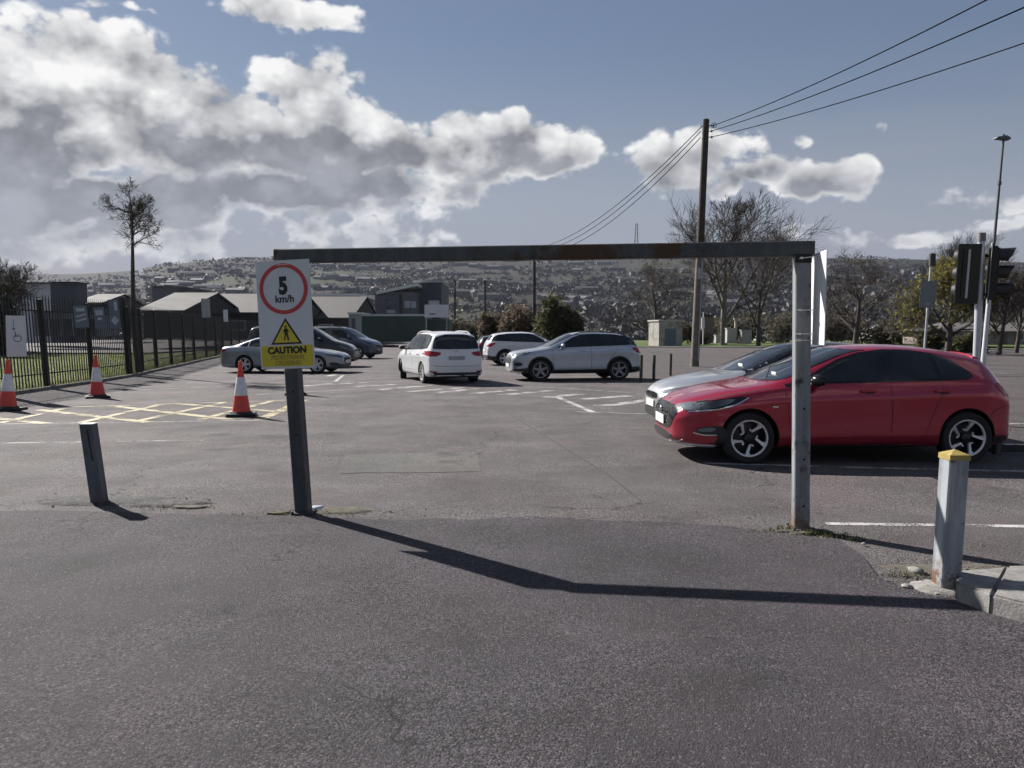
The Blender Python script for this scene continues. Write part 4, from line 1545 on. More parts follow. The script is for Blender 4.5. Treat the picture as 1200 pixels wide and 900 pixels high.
near = [P(1135, -5, 19), P(1190, -3.5, 18), P(1225, 27, 20)]
near = [wire_pts[k] + (near[k] - wire_pts[k]) * 1.5 for k in range(3)]
for k, w_ in enumerate(('highest of the three wires running from the pole to the upper right', 'middle wire running from the pole to the upper right', 'lowest wire running from the pole to the right edge')):
    wire(wire_pts[k], near[k], .35, 'black overhead cable, ' + w_)
far_top = P(627, 290, 71)
for k, w_ in enumerate(('highest', 'middle', 'lowest')):
    wire(wire_pts[k] + Vector((-.5, 0, -.02)), P(626.5, 291 + 3 * k, 70.5), 1.1 + .15 * k, 'black overhead cable, %s of those descending left to the slim pole' % w_)


def slim_pole(px, y0, y1, d, r, label, arm=False):
    b = P(px, HORIZ, d)
    b.z = -.2
    t = P(px + (px - 600) * .006, y0, d)
    root = empty('slim_pole', label=label, cat='pole')
    MB().tube([b, b.lerp(t, .5), t], [r, r * .9, r * .8], 10).build('shaft', WOOD, root, smooth=True)
    mb = MB().tube([t + Vector((-.4, 0, -.3)), t + Vector((.4, 0, -.3))], .05, 6)
    mb.build('cross_arm', WOOD, root)
    for s in (-.35, 0, .35):
        MB().lathe([(.03, 0), (.055, .04), (.03, .08), (.05, .12), (.02, .16)], 8, Matrix.Translation(t + Vector((s, 0, -.26)))).build('insulator', INS, root, smooth=True)
    if arm:
        MB().tube([t + Vector((0, 0, -.1)), t + Vector((-.6, 0, .15)), t + Vector((-1.6, 0, .2))], .05, 6).build('lamp_arm', WOOD, root)
        MB().bbox(t + Vector((-1.9, 0, .2)), (.8, .3, .14), .04).build('lamp_head', STEEL, root)


slim_pole(626, 288, 388, 70, .16, 'slim dark pole between the russet and the olive shrub')
slim_pole(568.5, 328, 388, 118, .20, 'dark pole above the dark car behind the white people carrier')
slim_pole(533.5, 328, 388, 135, .17, 'thin brown pole right of the white billboard', arm=True)


# street lamp at right
def street_lamp():
    d = 38.0
    b = P(1152, 425, d)
    b.z = 0
    t = P(1176, 163, d)
    root = empty('street_lamp', label='tall tapered street lamp with a flat dark head above the traffic light', cat='street lamp')
    m1 = b.lerp(t, .30)
    MB().tube([b, b.lerp(t, .15), m1], [.115, .11, .10], 12).build('base_shaft', simple('lamp_base_paint', (.50, .52, .54), .45, var=.1), root, smooth=True)
    MB().tube([m1, b.lerp(t, .65), t], [.075, .065, .05], 12).build('shaft', STEEL_D, root, smooth=True)
    q = b.lerp(t, .42)
    mb = MB().lathe([(.09, -.22), (.15, -.15), (.15, .15), (.09, .22)], 10, Matrix.Translation(b.lerp(t, .445)))
    mb.bbox(b.lerp(t, .435) + Vector((-.2, -.1, 0)), (.26, .2, .22), .03)
    mb.build('junction_box', STEEL_D, root, smooth=35)
    MB().tube([b.lerp(t, .80), b.lerp(t, .815)], .09, 10).build('collar', STEEL_D, root)
    mb = MB()
    mb.prism([t + Vector((-.42, -.18, .02)), t + Vector((.22, -.18, -.06)), t + Vector((.26, -.18, .03)), t + Vector((.05, -.18, .14)), t + Vector((-.40, -.18, .07))], (0, .36, 0))
    mb.build('lamp_head', STEEL_D, root)
    MB().bbox(t + Vector((0, 0, .19)), (.09, .09, .1), .02).build('photocell', STEEL_D, root)


street_lamp()


def traffic_light():
    d = 13.6
    b = P(1141, 500, d)
    b.z = 0
    t = P(1150.5, 273, d)
    root = empty('traffic_light', label='pole with two black traffic signal heads behind the red hatchback', cat='traffic light')
    PX = d / F
    MB().tube([b, b.lerp(t, .5), b.lerp(t, .97)], [.06, .06, .06], 14).build('pole', simple('signal_pole_grey', (.44, .46, .50), .4, metal=.25, var=.12), root, smooth=True)
    MB().tube([b.lerp(t, .955), t], .066, 14).build('pole_cap', simple('cap_grey_brown', (.16, .15, .15), .6), root, smooth=True)
    visor_in = simple('signal_lens_dark', (.03, .03, .032), .25)
    silver = simple('backing_edge', (.45, .47, .50), .4, var=.1)

    def head(px, y0, y1, w, yaw, has_back):
        c = P(px, (y0 + y1) / 2, d - .02)
        h = (y1 - y0) * PX
        M = Matrix.Translation(c) @ Matrix.Rotation(SLOPE, 4, 'X') @ Matrix.Rotation(yaw, 4, 'Z')

        def put(mb, name, mat, smooth=False):
            mb.v = [tuple(M @ Vector(v)) for v in mb.v]
            return mb.build(name, mat, root, smooth=smooth)
        put(MB().bbox((0, 0, 0), (w, .16, h), .03), 'signal_housing', BLACK_P, 35)
        put(MB().bbox((0, .035, 0), (w + .10, .012, h + .10), .004), 'backing_board', BLACK_P)
        if has_back:
            put(MB().bbox((0, .045, 0), (w + .12, .006, h + .12), .003), 'board_edge', silver)
        else:
            put(MB().bbox((.02, .094, 0), (.035, .02, h * .9), .004), 'back_strip', silver)
            put(MB().bbox((0, .052, 0), (w + .10, .02, h + .1), .006), 'back_plate', BLACK_P)
        for k in range(3):
            z = h * (.32 - .32 * k)
            put(MB().lathe([(.105, 0), (.10, .012), (.001, .02)], 22, Matrix.Translation((0, -.08, z)) @ Matrix.Rotation(rad(90), 4, 'X')), 'lens', visor_in, 40)
            # hood: open-bottomed tube
            mb = MB()
            n = 16
            vs = []
            for L, rr_ in ((.08, .125), (.30, .138)):
                for i in range(n + 1):
                    a = rad(-40 + 260 * i / n)
                    dl = L if L < .1 else .25 + .07 * math.sin(a)
                    vs.append((rr_ * math.cos(a), -dl, z + rr_ * math.sin(a)))
            vs += [(x * .95, y, z + (zz - z) * .95) for x, y, zz in vs]
            m = n + 1
            fs = []
            for i in range(n):
                fs += [(i, i + 1, m + i + 1, m + i), (2 * m + i, 3 * m + i, 3 * m + i + 1, 2 * m + i + 1), (m + i, m + i + 1, 3 * m + i + 1, 3 * m + i)]
            fs += [(0, m, 3 * m, 2 * m), (n, n + 2 * m, n + 3 * m, n + m)]
            mb.add(vs, fs)
            put(mb, 'hood', BLACK_P, 50)
        return M
    head(1163, 289, 351, .27, rad(62), True)
    head(1133, 290, 352, .27, rad(172), False)
    for (px, py) in ((1143, 300), (1144, 345), (1156, 300), (1155, 345)):
        q = P(px, py, d)
        MB().box(q, (.16, .05, .04)).build('bracket', BLACK_P, root)


traffic_light()


def plate_pole():
    d = 25.0
    b = P(1081, 430, d)
    b.z = 0
    t = P(1092, 298, d)
    root = empty('plate_pole', label='slim leaning pole with a blank grey plate and dark box on top', cat='sign pole')
    MB().tube([b, t], .035, 10).build('pole', simple('pole_galvanised', (.40, .42, .43), .45, metal=.3), root, smooth=True)
    c = P(1087.5, 345, d - .06)
    h, w = 31 / F * d, 18 / F * d
    mb = MB().bbox((0, 0, 0), (w, .012, h), .004)
    mb.v = [tuple(plumb(c, rad(-6)) @ Vector(v)) for v in mb.v]
    mb.build('plate', simple('plate_back_grey', (.16, .18, .20), .5, metal=.2), root)
    MB().bbox(P(1092.5, 304.5, d - .03), (.17, .14, .40), .02).build('dark_box', simple('brown_box', (.035, .028, .03), .6), root)
    for z in (.3, -.3):
        MB().box(c + Vector((0, .03, z)), (.12, .06, .03)).build('clip', STEEL, root)


plate_pole()


# ---------------------------------------------------------------- buildings
def bldg(name, label, cat='building'):
    return empty(name, label=label, cat=cat)


def cube(root, name, px0, px1, py0, py1, d, depth, mat, parent=None):
    a, b = P(px0, py1, d), P(px1, py0, d)
    return MB().box(((a.x + b.x) / 2, d + depth / 2, (a.z + b.z) / 2), (b.x - a.x, depth, b.z - a.z)).build(name, mat, parent or root)


CLAD_D = simple('dark_grey_cladding', (0.055, 0.06, 0.075), 0.55, var=.1, scale=.6)
CLAD_M = simple('mid_grey_cladding', (0.105, 0.11, 0.12), 0.6, var=.1, scale=.6)
ROOF_L = simple('pale_sheet_roof', (0.052, 0.048, 0.046), 0.8, var=.15, scale=.5)
ROOF_D = simple('dark_brown_wall', (0.045, 0.04, 0.038), 0.8, var=.2, scale=.5)
WHITE_T = simple('white_trim', (0.62, 0.62, 0.62), 0.5)
GREEN_W = simple('dark_green_sheet', (0.022, 0.05, 0.038), 0.5, var=.2, scale=.8)
PANE = glass_mat('window_pane', (0.05, 0.06, 0.075), 0.08)
PANE_L = simple('pale_blind', (0.34, 0.36, 0.40), 0.4)

# modern dark grey block
r_ = bldg('modern_building', 'dark grey modern building with a stepped roof behind the green container')
d = 128
cube(r_, 'wall', 485, 517, 330, 402, d + 6, 16, CLAD_D)
cube(r_, 'wall', 440, 486.5, 342, 402, d, 20, CLAD_M)
a = P(441, 345, d - .6); b = P(489, 335, d - .6)
MB().prism([a, b, b + Vector((0, 0, .45)), a + Vector((0, 0, .45))], (0, 21, 0)).build('roof', WHITE_T, r_)
cube(r_, 'parapet', 484.5, 518, 328.6, 331, d + 5.7, 17, simple('pale_coping', (.36, .37, .38), .6))
for x0, x1, y0, y1, mt in ((453, 463, 351, 361, PANE), (453, 463, 363, 367, PANE_L), (474, 480.5, 352.5, 361, PANE_L), (481.5, 487.5, 353, 361, PANE_L), (502, 515, 352, 358, PANE_L)):
    dd = d if x1 < 486 else d + 5.9
    w_ = cube(r_, 'window', x0 - .5, x1 + .5, y0 - .5, y1 + .5, (d if x1 < 490 else d + 6) - .12, .1, STEEL_D)
    cube(r_, 'pane', x0, x1, y0, y1, (d if x1 < 490 else d + 6) - .2, .1, mt, parent=w_)
cube(r_, 'recess_panel', 468, 471, 345, 380, d - .1, .1, ROOF_D)

# long low sheds on the left with pale sheet roofs
def shed(label, px0, px1, py_ridge, py_eave, py_base, d, depth, gable_px=None):
    r = bldg('low_shed', label)
    e0, e1 = P(px0, py_eave, d), P(px1, py_eave, d)
    b0 = P(px0, py_base, d)
    g = P(px0, py_ridge, d + depth * .5)
    hgt = e0.z - b0.z
    MB().box(((e0.x + e1.x) / 2, d + depth / 2, (e0.z + b0.z) / 2), (e1.x - e0.x, depth, hgt)).build('wall', ROOF_D, r)
    mid = P((px0 + px1) / 2, py_ridge, d + depth / 2)
    ov = .5
    for s in (0, 1):
        y0, y1 = (d - ov, d + depth / 2) if s == 0 else (d + depth + ov, d + depth / 2)
        MB().prism([(e0.x - ov, y0, e0.z), (e0.x - ov, y1, mid.z), (e0.x - ov, y1, mid.z + .18), (e0.x - ov, y0, e0.z + .18)], (e1.x - e0.x + 2 * ov, 0, 0)).build('roof', ROOF_L, r)
    MB().prism([(e1.x + .02, d, e0.z), (e1.x + .02, d + depth, e0.z), (e1.x + .02, d + depth / 2, mid.z)], (.25, 0, 0)).build('gable', ROOF_D, r)
    n = int((e1.x - e0.x) / 5)
    for k in range(n):
        x = e0.x + (k + .5) * (e1.x - e0.x) / n
        w_ = MB().box((x, d - .04, e0.z - hgt * .45), (1.8, .1, min(1.3, hgt * .4))).build('window', WHITE_T, r)
        MB().box((x, d - .1, e0.z - hgt * .45), (1.6, .06, min(1.1, hgt * .32))).build('pane', PANE, w_)
    return r


shed('long pale roofed shed just above the fence, nearest the thin tree', 168, 212, 345, 366, 396, 72, 16)
shed('long low pale roofed shed left of the caution sign, behind the fence', 226, 330, 346, 368, 398, 84, 18)
shed('pale roofed shed right of the caution sign, behind the black car', 300, 409, 349, 374, 398, 98, 20)
shed('distant pale roofed shed behind the three grey blue notices', 92, 118, 346, 356, 385, 110, 12)

r_ = bldg('flat_roofed_building', 'dark flat roofed block behind the sheds, left of the thin tree'); cube(r_, 'wall', 179, 209, 336.5, 362, 140, 14, CLAD_M); cube(r_, 'roof', 178, 210, 335, 337, 139.5, 15, STEEL_D); cube(r_, 'annex', 208.5, 218, 340, 362, 141, 10, CLAD_M)
r_ = bldg('flat_roofed_building', 'brown block with a white roof edge behind the shed right of the caution sign'); cube(r_, 'wall', 366, 420, 346, 392, 125, 14, simple('brown_wall', (.11, .095, .085), .8, var=.15, scale=.5)); cube(r_, 'roof', 362, 421, 344, 346.8, 124.5, 15, WHITE_T); cube(r_, 'vent', 386, 398, 346.9, 352, 124.4, .5, BLACK_P)
r_ = bldg('dark_block', 'black walled building rising at the left edge behind the fence'); cube(r_, 'wall', -120, -14, 334, 405, 62, 3, ROOF_D); cube(r_, 'roof', -122, -13, 332, 334.5, 61.7, 3.6, BLACK_P)
r_ = bldg('grey_block', 'pale grey walled building behind the fence, right of the black walled one'); cube(r_, 'wall', 26.5, 62, 332, 402, 84, 3, simple('pale_grey_wall', (.50, .52, .55), .8)); cube(r_, 'roof', 26, 62.5, 330.5, 332.3, 83.5, 4, CLAD_M)
r_ = bldg('grey_block', 'dark square block behind the fence, left of the three notices'); cube(r_, 'wall', 61.5, 89, 331, 402, 78, 2, CLAD_D); cube(r_, 'roof', 61, 89.5, 330, 331.2, 77.6, 2.6, BLACK_P)
r_ = bldg('yard_wall_building', 'long blue grey walled warehouse behind the left fence'); cube(r_, 'wall', 40, 118, 366, 394, 70, 2, simple('blue_grey_sheet', (.20, .22, .27), .6, var=.1)); cube(r_, 'roof', 39, 119, 364.5, 366.4, 69.6, 3, CLAD_M)
for k in range(5):
    cube(r_, 'roller_door', 46 + k * 14, 55 + k * 14, 374, 394, 69.9, .1, CLAD_D)

# dark green container
r_ = bldg('green_container', 'long dark green steel container below the modern building', 'container')
d = 84
cube(r_, 'body', 424, 500, 370, 400, d, 6, GREEN_W)
cube(r_, 'roof_edge', 423, 501, 368, 370.4, d - .1, 6.2, simple('pale_roof_edge', (.40, .42, .42), .6))
for k in range(25):
    a = P(425 + k * 3, 385, d)
    MB().box((a.x, d - .04, a.z), (.10, .09, 2.6)).build('rib', GREEN_W, r_)
r_ = bldg('white_trailer', 'small white cabin at the left end of the green container', 'cabin'); cube(r_, 'body', 409, 423, 367, 392, 92, 5, simple('cabin_white', (.36, .37, .38), .6)); cube(r_, 'roof', 407, 424, 366, 368, 91.7, 5.6, WHITE_T); cube(r_, 'door', 412, 416, 373, 392, 91.9, .1, CLAD_M)

# billboard
r_ = bldg('billboard', 'white rectangular billboard on two legs above the white people carrier', 'billboard')
d = 80
cube(r_, 'board', 497.5, 525.5, 357, 372, d, .2, simple('billboard_white', (.55, .57, .62), .5, var=.06))
cube(r_, 'top_panel', 503, 514, 353.2, 356.9, d, .2, simple('billboard_grey', (.40, .42, .46), .5))
cube(r_, 'print', 503, 510, 367.3, 368.6, d - .02, .02, STEEL_D)
for px in (499.5, 523.5):
    cube(r_, 'leg', px - .5, px + .5, 372, 402, d + .05, .1, STEEL)
r_ = bldg('green_container', 'short dark green container under the billboard', 'container'); cube(r_, 'body', 501, 526, 375, 400, 86, 5, GREEN_W); cube(r_, 'roof_edge', 500.5, 526.5, 374, 375.3, 85.9, 5.2, STEEL_D)

# concrete substation hut
r_ = bldg('concrete_hut', 'small flat roofed concrete hut on the verge left of the utility pole', 'hut')
d = 86
M_HUT = simple('hut_concrete', (.30, .285, .26), .9, var=.25, scale=2, dirt=(.16, .15, .13), dscale=1.5)
c0, c1, c2 = P(760, 402, d + 2.6), P(772, 403, d), P(799.5, 403, d + .4)
c3 = c0 + (c2 - c1)
zt = P(772, 376.5, d).z
for a_ in (c0, c1, c2, c3):
    a_.z = .02
MB().prism([c0, c1, c2, c3], (0, 0, zt - .02)).build('wall', M_HUT, r_)
cc = (c0 + c1 + c2 + c3) / 4
MB().prism([cc + (p - cc) * 1.08 + Vector((0, 0, zt - .02)) for p in (c0, c1, c2, c3)], (0, 0, .16)).build('roof', simple('hut_roof', (.36, .35, .33), .9), r_)
ex_ = (c2 - c1).normalized()
en = Vector((ex_.y, -ex_.x, 0))
dm = c1.lerp(c2, .48) + en * .03
hut_door = MB().prism([dm - ex_ * .62, dm + ex_ * .62, dm + ex_ * .62 + Vector((0, 0, 1.95)), dm - ex_ * .62 + Vector((0, 0, 1.95))], en * .05).build('door', simple('hut_door_blue', (.10, .13, .165), .6), r_)
MB().bbox(dm + en * .09 + ex_ * .5 + Vector((0, 0, 1.0)), (.06, .06, .14), .01).build('handle', STEEL_D, hut_door)

# street cabinets on the verge
for (px0, px1, py0, py1, dd, mt, lab) in ((852, 863, 385, 402, 84, (.33, .33, .31), 'grey street cabinet at the foot of the large bare tree'), (869, 881, 387, 403, 83, (.24, .24, .23), 'wide grey street cabinet left of the slim bare tree'),
                                          (839, 844, 393, 402, 84, (.30, .30, .28), 'small pale box on the verge right of the utility pole')):
    r_ = bldg('street_cabinet', lab, 'cabinet')
    mt = simple('cabinet_%d' % px0, mt, .6, var=.15)
    cube(r_, 'body', px0, px1, py0, py1, dd, .8, mt)
    cube(r_, 'lid', px0 - .4, px1 + .4, py0 - .6, py0 + .2, dd - .05, .9, mt)
    cube(r_, 'door', px0 + .8, px1 - .8, py0 + 1.5, py1 - 1.5, dd - .03, .04, mt)
r_ = bldg('gate_pier', 'pale narrow stone pier on the verge by the cabinets', 'pier'); cube(r_, 'shaft', 861, 864, 374, 402, 86, .3, M_HUT); cube(r_, 'cap', 860.5, 864.5, 373, 374.4, 85.9, .45, M_HUT)
r_ = bldg('verge_post', 'white post with a small plate between the utility pole and the bare tree', 'post'); cube(r_, 'shaft', 823.5, 825, 366, 404, 80, .1, WHITE_T); cube(r_, 'plate', 822.5, 826, 372, 385, 79.9, .05, WHITE_T)
r_ = bldg('brick_pier', 'pinkish brick hut behind the utility pole', 'hut'); cube(r_, 'wall', 822, 836, 370, 402, 98, 2.5, simple('pink_brick', (.20, .15, .14), .9, var=.3, scale=6)); cube(r_, 'roof', 821, 837, 368.5, 370.5, 97.8, 3, ROOF_L)

# row of low houses at right behind the trees
r_ = bldg('bungalow', 'long pale bungalow with big windows behind the street trees at right', 'house')
d = 76
cube(r_, 'wall', 1106, 1215, 388, 404, d, 8, simple('bungalow_wall', (.24, .21, .19), .8, var=.2, scale=1))
a, b = P(1103, 388, d - .6), P(1218, 388, d - .6)
MB().prism([a, P(1103, 378, d + 4), a + Vector((0, 9.2, 0))], (b.x - a.x, 0, 0)).build('roof', simple('bungalow_roof', (.095, .085, .085), .8), r_)
for x0, x1 in ((1112, 1120), (1124, 1137), (1146, 1160), (1164, 1169), (1190, 1200), (1203, 1212)):
    w_ = cube(r_, 'window', x0, x1, 390, 399, d - .08, .1, WHITE_T)
    cube(r_, 'pane', x0 + .6, (x0 + x1) / 2 - .3, 390.6, 398.2, d - .16, .08, PANE, parent=w_)
    cube(r_, 'pane', (x0 + x1) / 2 + .3, x1 - .6, 390.6, 398.2, d - .16, .08, PANE, parent=w_)
cube(r_, 'door', 1176, 1181, 391, 404, d - .1, .1, simple('brown_door', (.12, .08, .06), .6))
r_ = bldg('bungalow', 'grey low house between the bare tree and the pole with the blank plate', 'house')
d = 96
cube(r_, 'wall', 1036, 1066, 386, 398, d, 7, simple('grey_render', (.26, .26, .27), .8))
a, b = P(1034, 386, d - .5), P(1068, 386, d - .5)
MB().prism([a, P(1034, 379, d + 3.5), a + Vector((0, 8, 0))], (b.x - a.x, 0, 0)).build('roof', simple('slate_roof', (.13, .13, .14), .7), r_)
for x0 in (1040, 1049, 1058):
    w_ = cube(r_, 'window', x0, x0 + 5, 388, 393.5, d - .08, .1, WHITE_T)
    cube(r_, 'pane', x0 + .5, x0 + 4.5, 388.5, 393, d - .15, .08, PANE, parent=w_)
# ---------------------------------------------------------------- cars
TYRE = simple('tyre_rubber', (0.014, 0.014, 0.015), 0.8, var=.25, scale=10)
TRIM = simple('black_plastic_trim', (0.014, 0.014, 0.015), 0.55, var=.2)
GLOSS = simple('gloss_black_trim', (0.008, 0.008, 0.009), 0.15)
CHROME = simple('bright_chrome', (0.70, 0.70, 0.70), 0.15, metal=1.0, var=.03)
ALLOY = simple('silver_alloy', (0.62, 0.62, 0.63), 0.30, metal=.5, var=.06)
ALLOY_D = simple('dark_alloy', (0.03, 0.03, 0.034), 0.35, metal=.5)
LENS = glass_mat('headlight_glass', (0.11, 0.125, 0.14), 0.05)
LAMP_R = simple('tail_lamp_red', (0.26, 0.012, 0.014), 0.12, var=.2, scale=8)
PLATE = simple('plate_white', (0.66, 0.66, 0.64), 0.45, var=.05)
PLATE_G = simple('plate_shaded', (0.30, 0.31, 0.34), 0.5, var=.1)
CGLASS = glass_mat('car_glass', (0.010, 0.012, 0.014), 0.02)
SEAM = simple('panel_gap', (0.006, 0.006, 0.007), 0.7)

BODY = {
    'hatch': dict(L=4.34, W=1.795, H=1.455, wb=2.65, fo=.90, zb=.17, rt=.318,
        top=[(0, .60), (.04, .70), (.20, .79), (.6, .895), (1.05, .965), (1.22, .99), (2.10, 1.405), (2.4, 1.447), (2.8, 1.455), (3.3, 1.435), (3.8, 1.375), (4.0, 1.335), (4.2, 1.06), (4.30, .88), (4.34, .66)],
        belt=[(0, .54), (.08, .63), (.3, .735), (.7, .83), (1.2, .905), (2, .94), (3, .975), (3.7, 1.01), (4.1, .98), (4.3, .80), (4.34, .60)],
        plan=[(0, .50), (.06, .66), (.2, .79), (.5, .87), (.9, .8975), (3.4, .8975), (3.9, .875), (4.2, .80), (4.3, .73), (4.34, .60)],
        gw=[(0, .36), (.2, .58), (1.1, .72), (1.4, .72), (2.1, .585), (2.8, .60), (3.6, .575), (4.0, .54), (4.2, .62), (4.34, .46)]),
    'suv': dict(L=4.45, W=1.84, H=1.62, wb=2.675, fo=.92, zb=.22, rt=.355,
        top=[(0, .72), (.04, .86), (.18, .96), (.6, 1.03), (1.0, 1.08), (1.2, 1.11), (2.0, 1.54), (2.3, 1.60), (2.7, 1.62), (3.4, 1.60), (3.9, 1.54), (4.1, 1.49), (4.32, 1.15), (4.41, .98), (4.45, .75)],
        belt=[(0, .66), (.08, .80), (.3, .90), (.7, .97), (1.2, 1.03), (2, 1.06), (3, 1.10), (3.8, 1.14), (4.2, 1.08), (4.4, .88), (4.45, .70)],
        plan=[(0, .56), (.06, .72), (.2, .83), (.5, .90), (.9, .92), (3.5, .92), (4.0, .90), (4.3, .82), (4.41, .74), (4.45, .62)],
        gw=[(0, .42), (.2, .64), (1.1, .77), (1.4, .74), (2.0, .62), (2.8, .63), (3.8, .60), (4.1, .57), (4.3, .66), (4.45, .5)]),
    'mpv': dict(L=4.53, W=1.83, H=1.64, wb=2.79, fo=.90, zb=.18, rt=.325,
        top=[(0, .62), (.04, .74), (.2, .86), (.55, .97), (.85, 1.03), (1.0, 1.06), (1.95, 1.55), (2.3, 1.61), (2.8, 1.64), (3.6, 1.63), (4.2, 1.58), (4.36, 1.54), (4.46, 1.10), (4.51, .86), (4.53, .62)],
        belt=[(0, .58), (.08, .68), (.3, .80), (.7, .90), (1.1, .97), (2, .99), (3, 1.01), (4.2, 1.02), (4.45, .92), (4.51, .74), (4.53, .58)],
        plan=[(0, .54), (.06, .70), (.2, .82), (.5, .89), (.9, .915), (3.8, .915), (4.2, .90), (4.42, .85), (4.5, .80), (4.53, .70)],
        gw=[(0, .40), (.2, .62), (.9, .76), (1.3, .74), (2.0, .63), (2.8, .65), (3.9, .64), (4.3, .62), (4.46, .72), (4.53, .55)]),
    'sedan': dict(L=4.93, W=1.87, H=1.46, wb=2.91, fo=.93, zb=.17, rt=.335,
        top=[(0, .60), (.04, .68), (.25, .79), (.8, .90), (1.35, .97), (1.5, .99), (2.4, 1.40), (2.7, 1.45), (3.0, 1.46), (3.5, 1.42), (4.25, 1.12), (4.4, 1.08), (4.75, 1.05), (4.88, .98), (4.93, .70)],
        belt=[(0, .54), (.08, .62), (.3, .73), (.8, .83), (1.5, .91), (2.4, .94), (3.4, .97), (4.3, 1.0), (4.75, .97), (4.88, .86), (4.93, .62)],
        plan=[(0, .54), (.06, .70), (.2, .82), (.5, .90), (1.0, .935), (3.9, .935), (4.5, .90), (4.8, .82), (4.89, .74), (4.93, .62)],
        gw=[(0, .40), (.2, .62), (1.3, .74), (1.6, .72), (2.4, .585), (3.0, .60), (3.5, .585), (4.25, .68), (4.5, .72), (4.8, .66), (4.93, .5)]),
    'van': dict(L=4.85, W=1.90, H=1.80, wb=2.92, fo=.95, zb=.19, rt=.34,
        top=[(0, .68), (.04, .80), (.2, .95), (.6, 1.07), (.85, 1.13), (1.0, 1.17), (1.85, 1.68), (2.2, 1.76), (2.8, 1.80), (4.0, 1.79), (4.5, 1.74), (4.66, 1.70), (4.78, 1.2), (4.83, .9), (4.85, .66)],
        belt=[(0, .62), (.08, .76), (.3, .90), (.7, 1.0), (1.1, 1.07), (2, 1.09), (3, 1.10), (4.5, 1.11), (4.76, 1.0), (4.83, .8), (4.85, .62)],
        plan=[(0, .58), (.06, .74), (.2, .86), (.5, .93), (.9, .95), (4.1, .95), (4.5, .935), (4.74, .88), (4.82, .82), (4.85, .72)],
        gw=[(0, .42), (.2, .66), (.9, .80), (1.2, .78), (1.9, .68), (2.8, .70), (4.2, .69), (4.6, .67), (4.78, .76), (4.85, .58)]),
}


def chaikin(poly, n=2):
    for _ in range(n):
        out = []
        for i, p in enumerate(poly):
            q = poly[(i + 1) % len(poly)]
            out += [(p[0] * .75 + q[0] * .25, p[1] * .75 + q[1] * .25), (p[0] * .25 + q[0] * .75, p[1] * .25 + q[1] * .75)]
        poly = out
    return poly


def cs(t):
    return t if t < 2.65 else 2.65 + (t - 2.65) * .915


for _k in ('top', 'belt', 'plan', 'gw'):
    BODY['hatch'][_k] = [(cs(a), b - (max(0, a - 2.8) * .02 if _k == 'top' and a < 4.1 else 0)) for a, b in BODY['hatch'][_k]]
BODY['hatch']['L'] = cs(4.34)


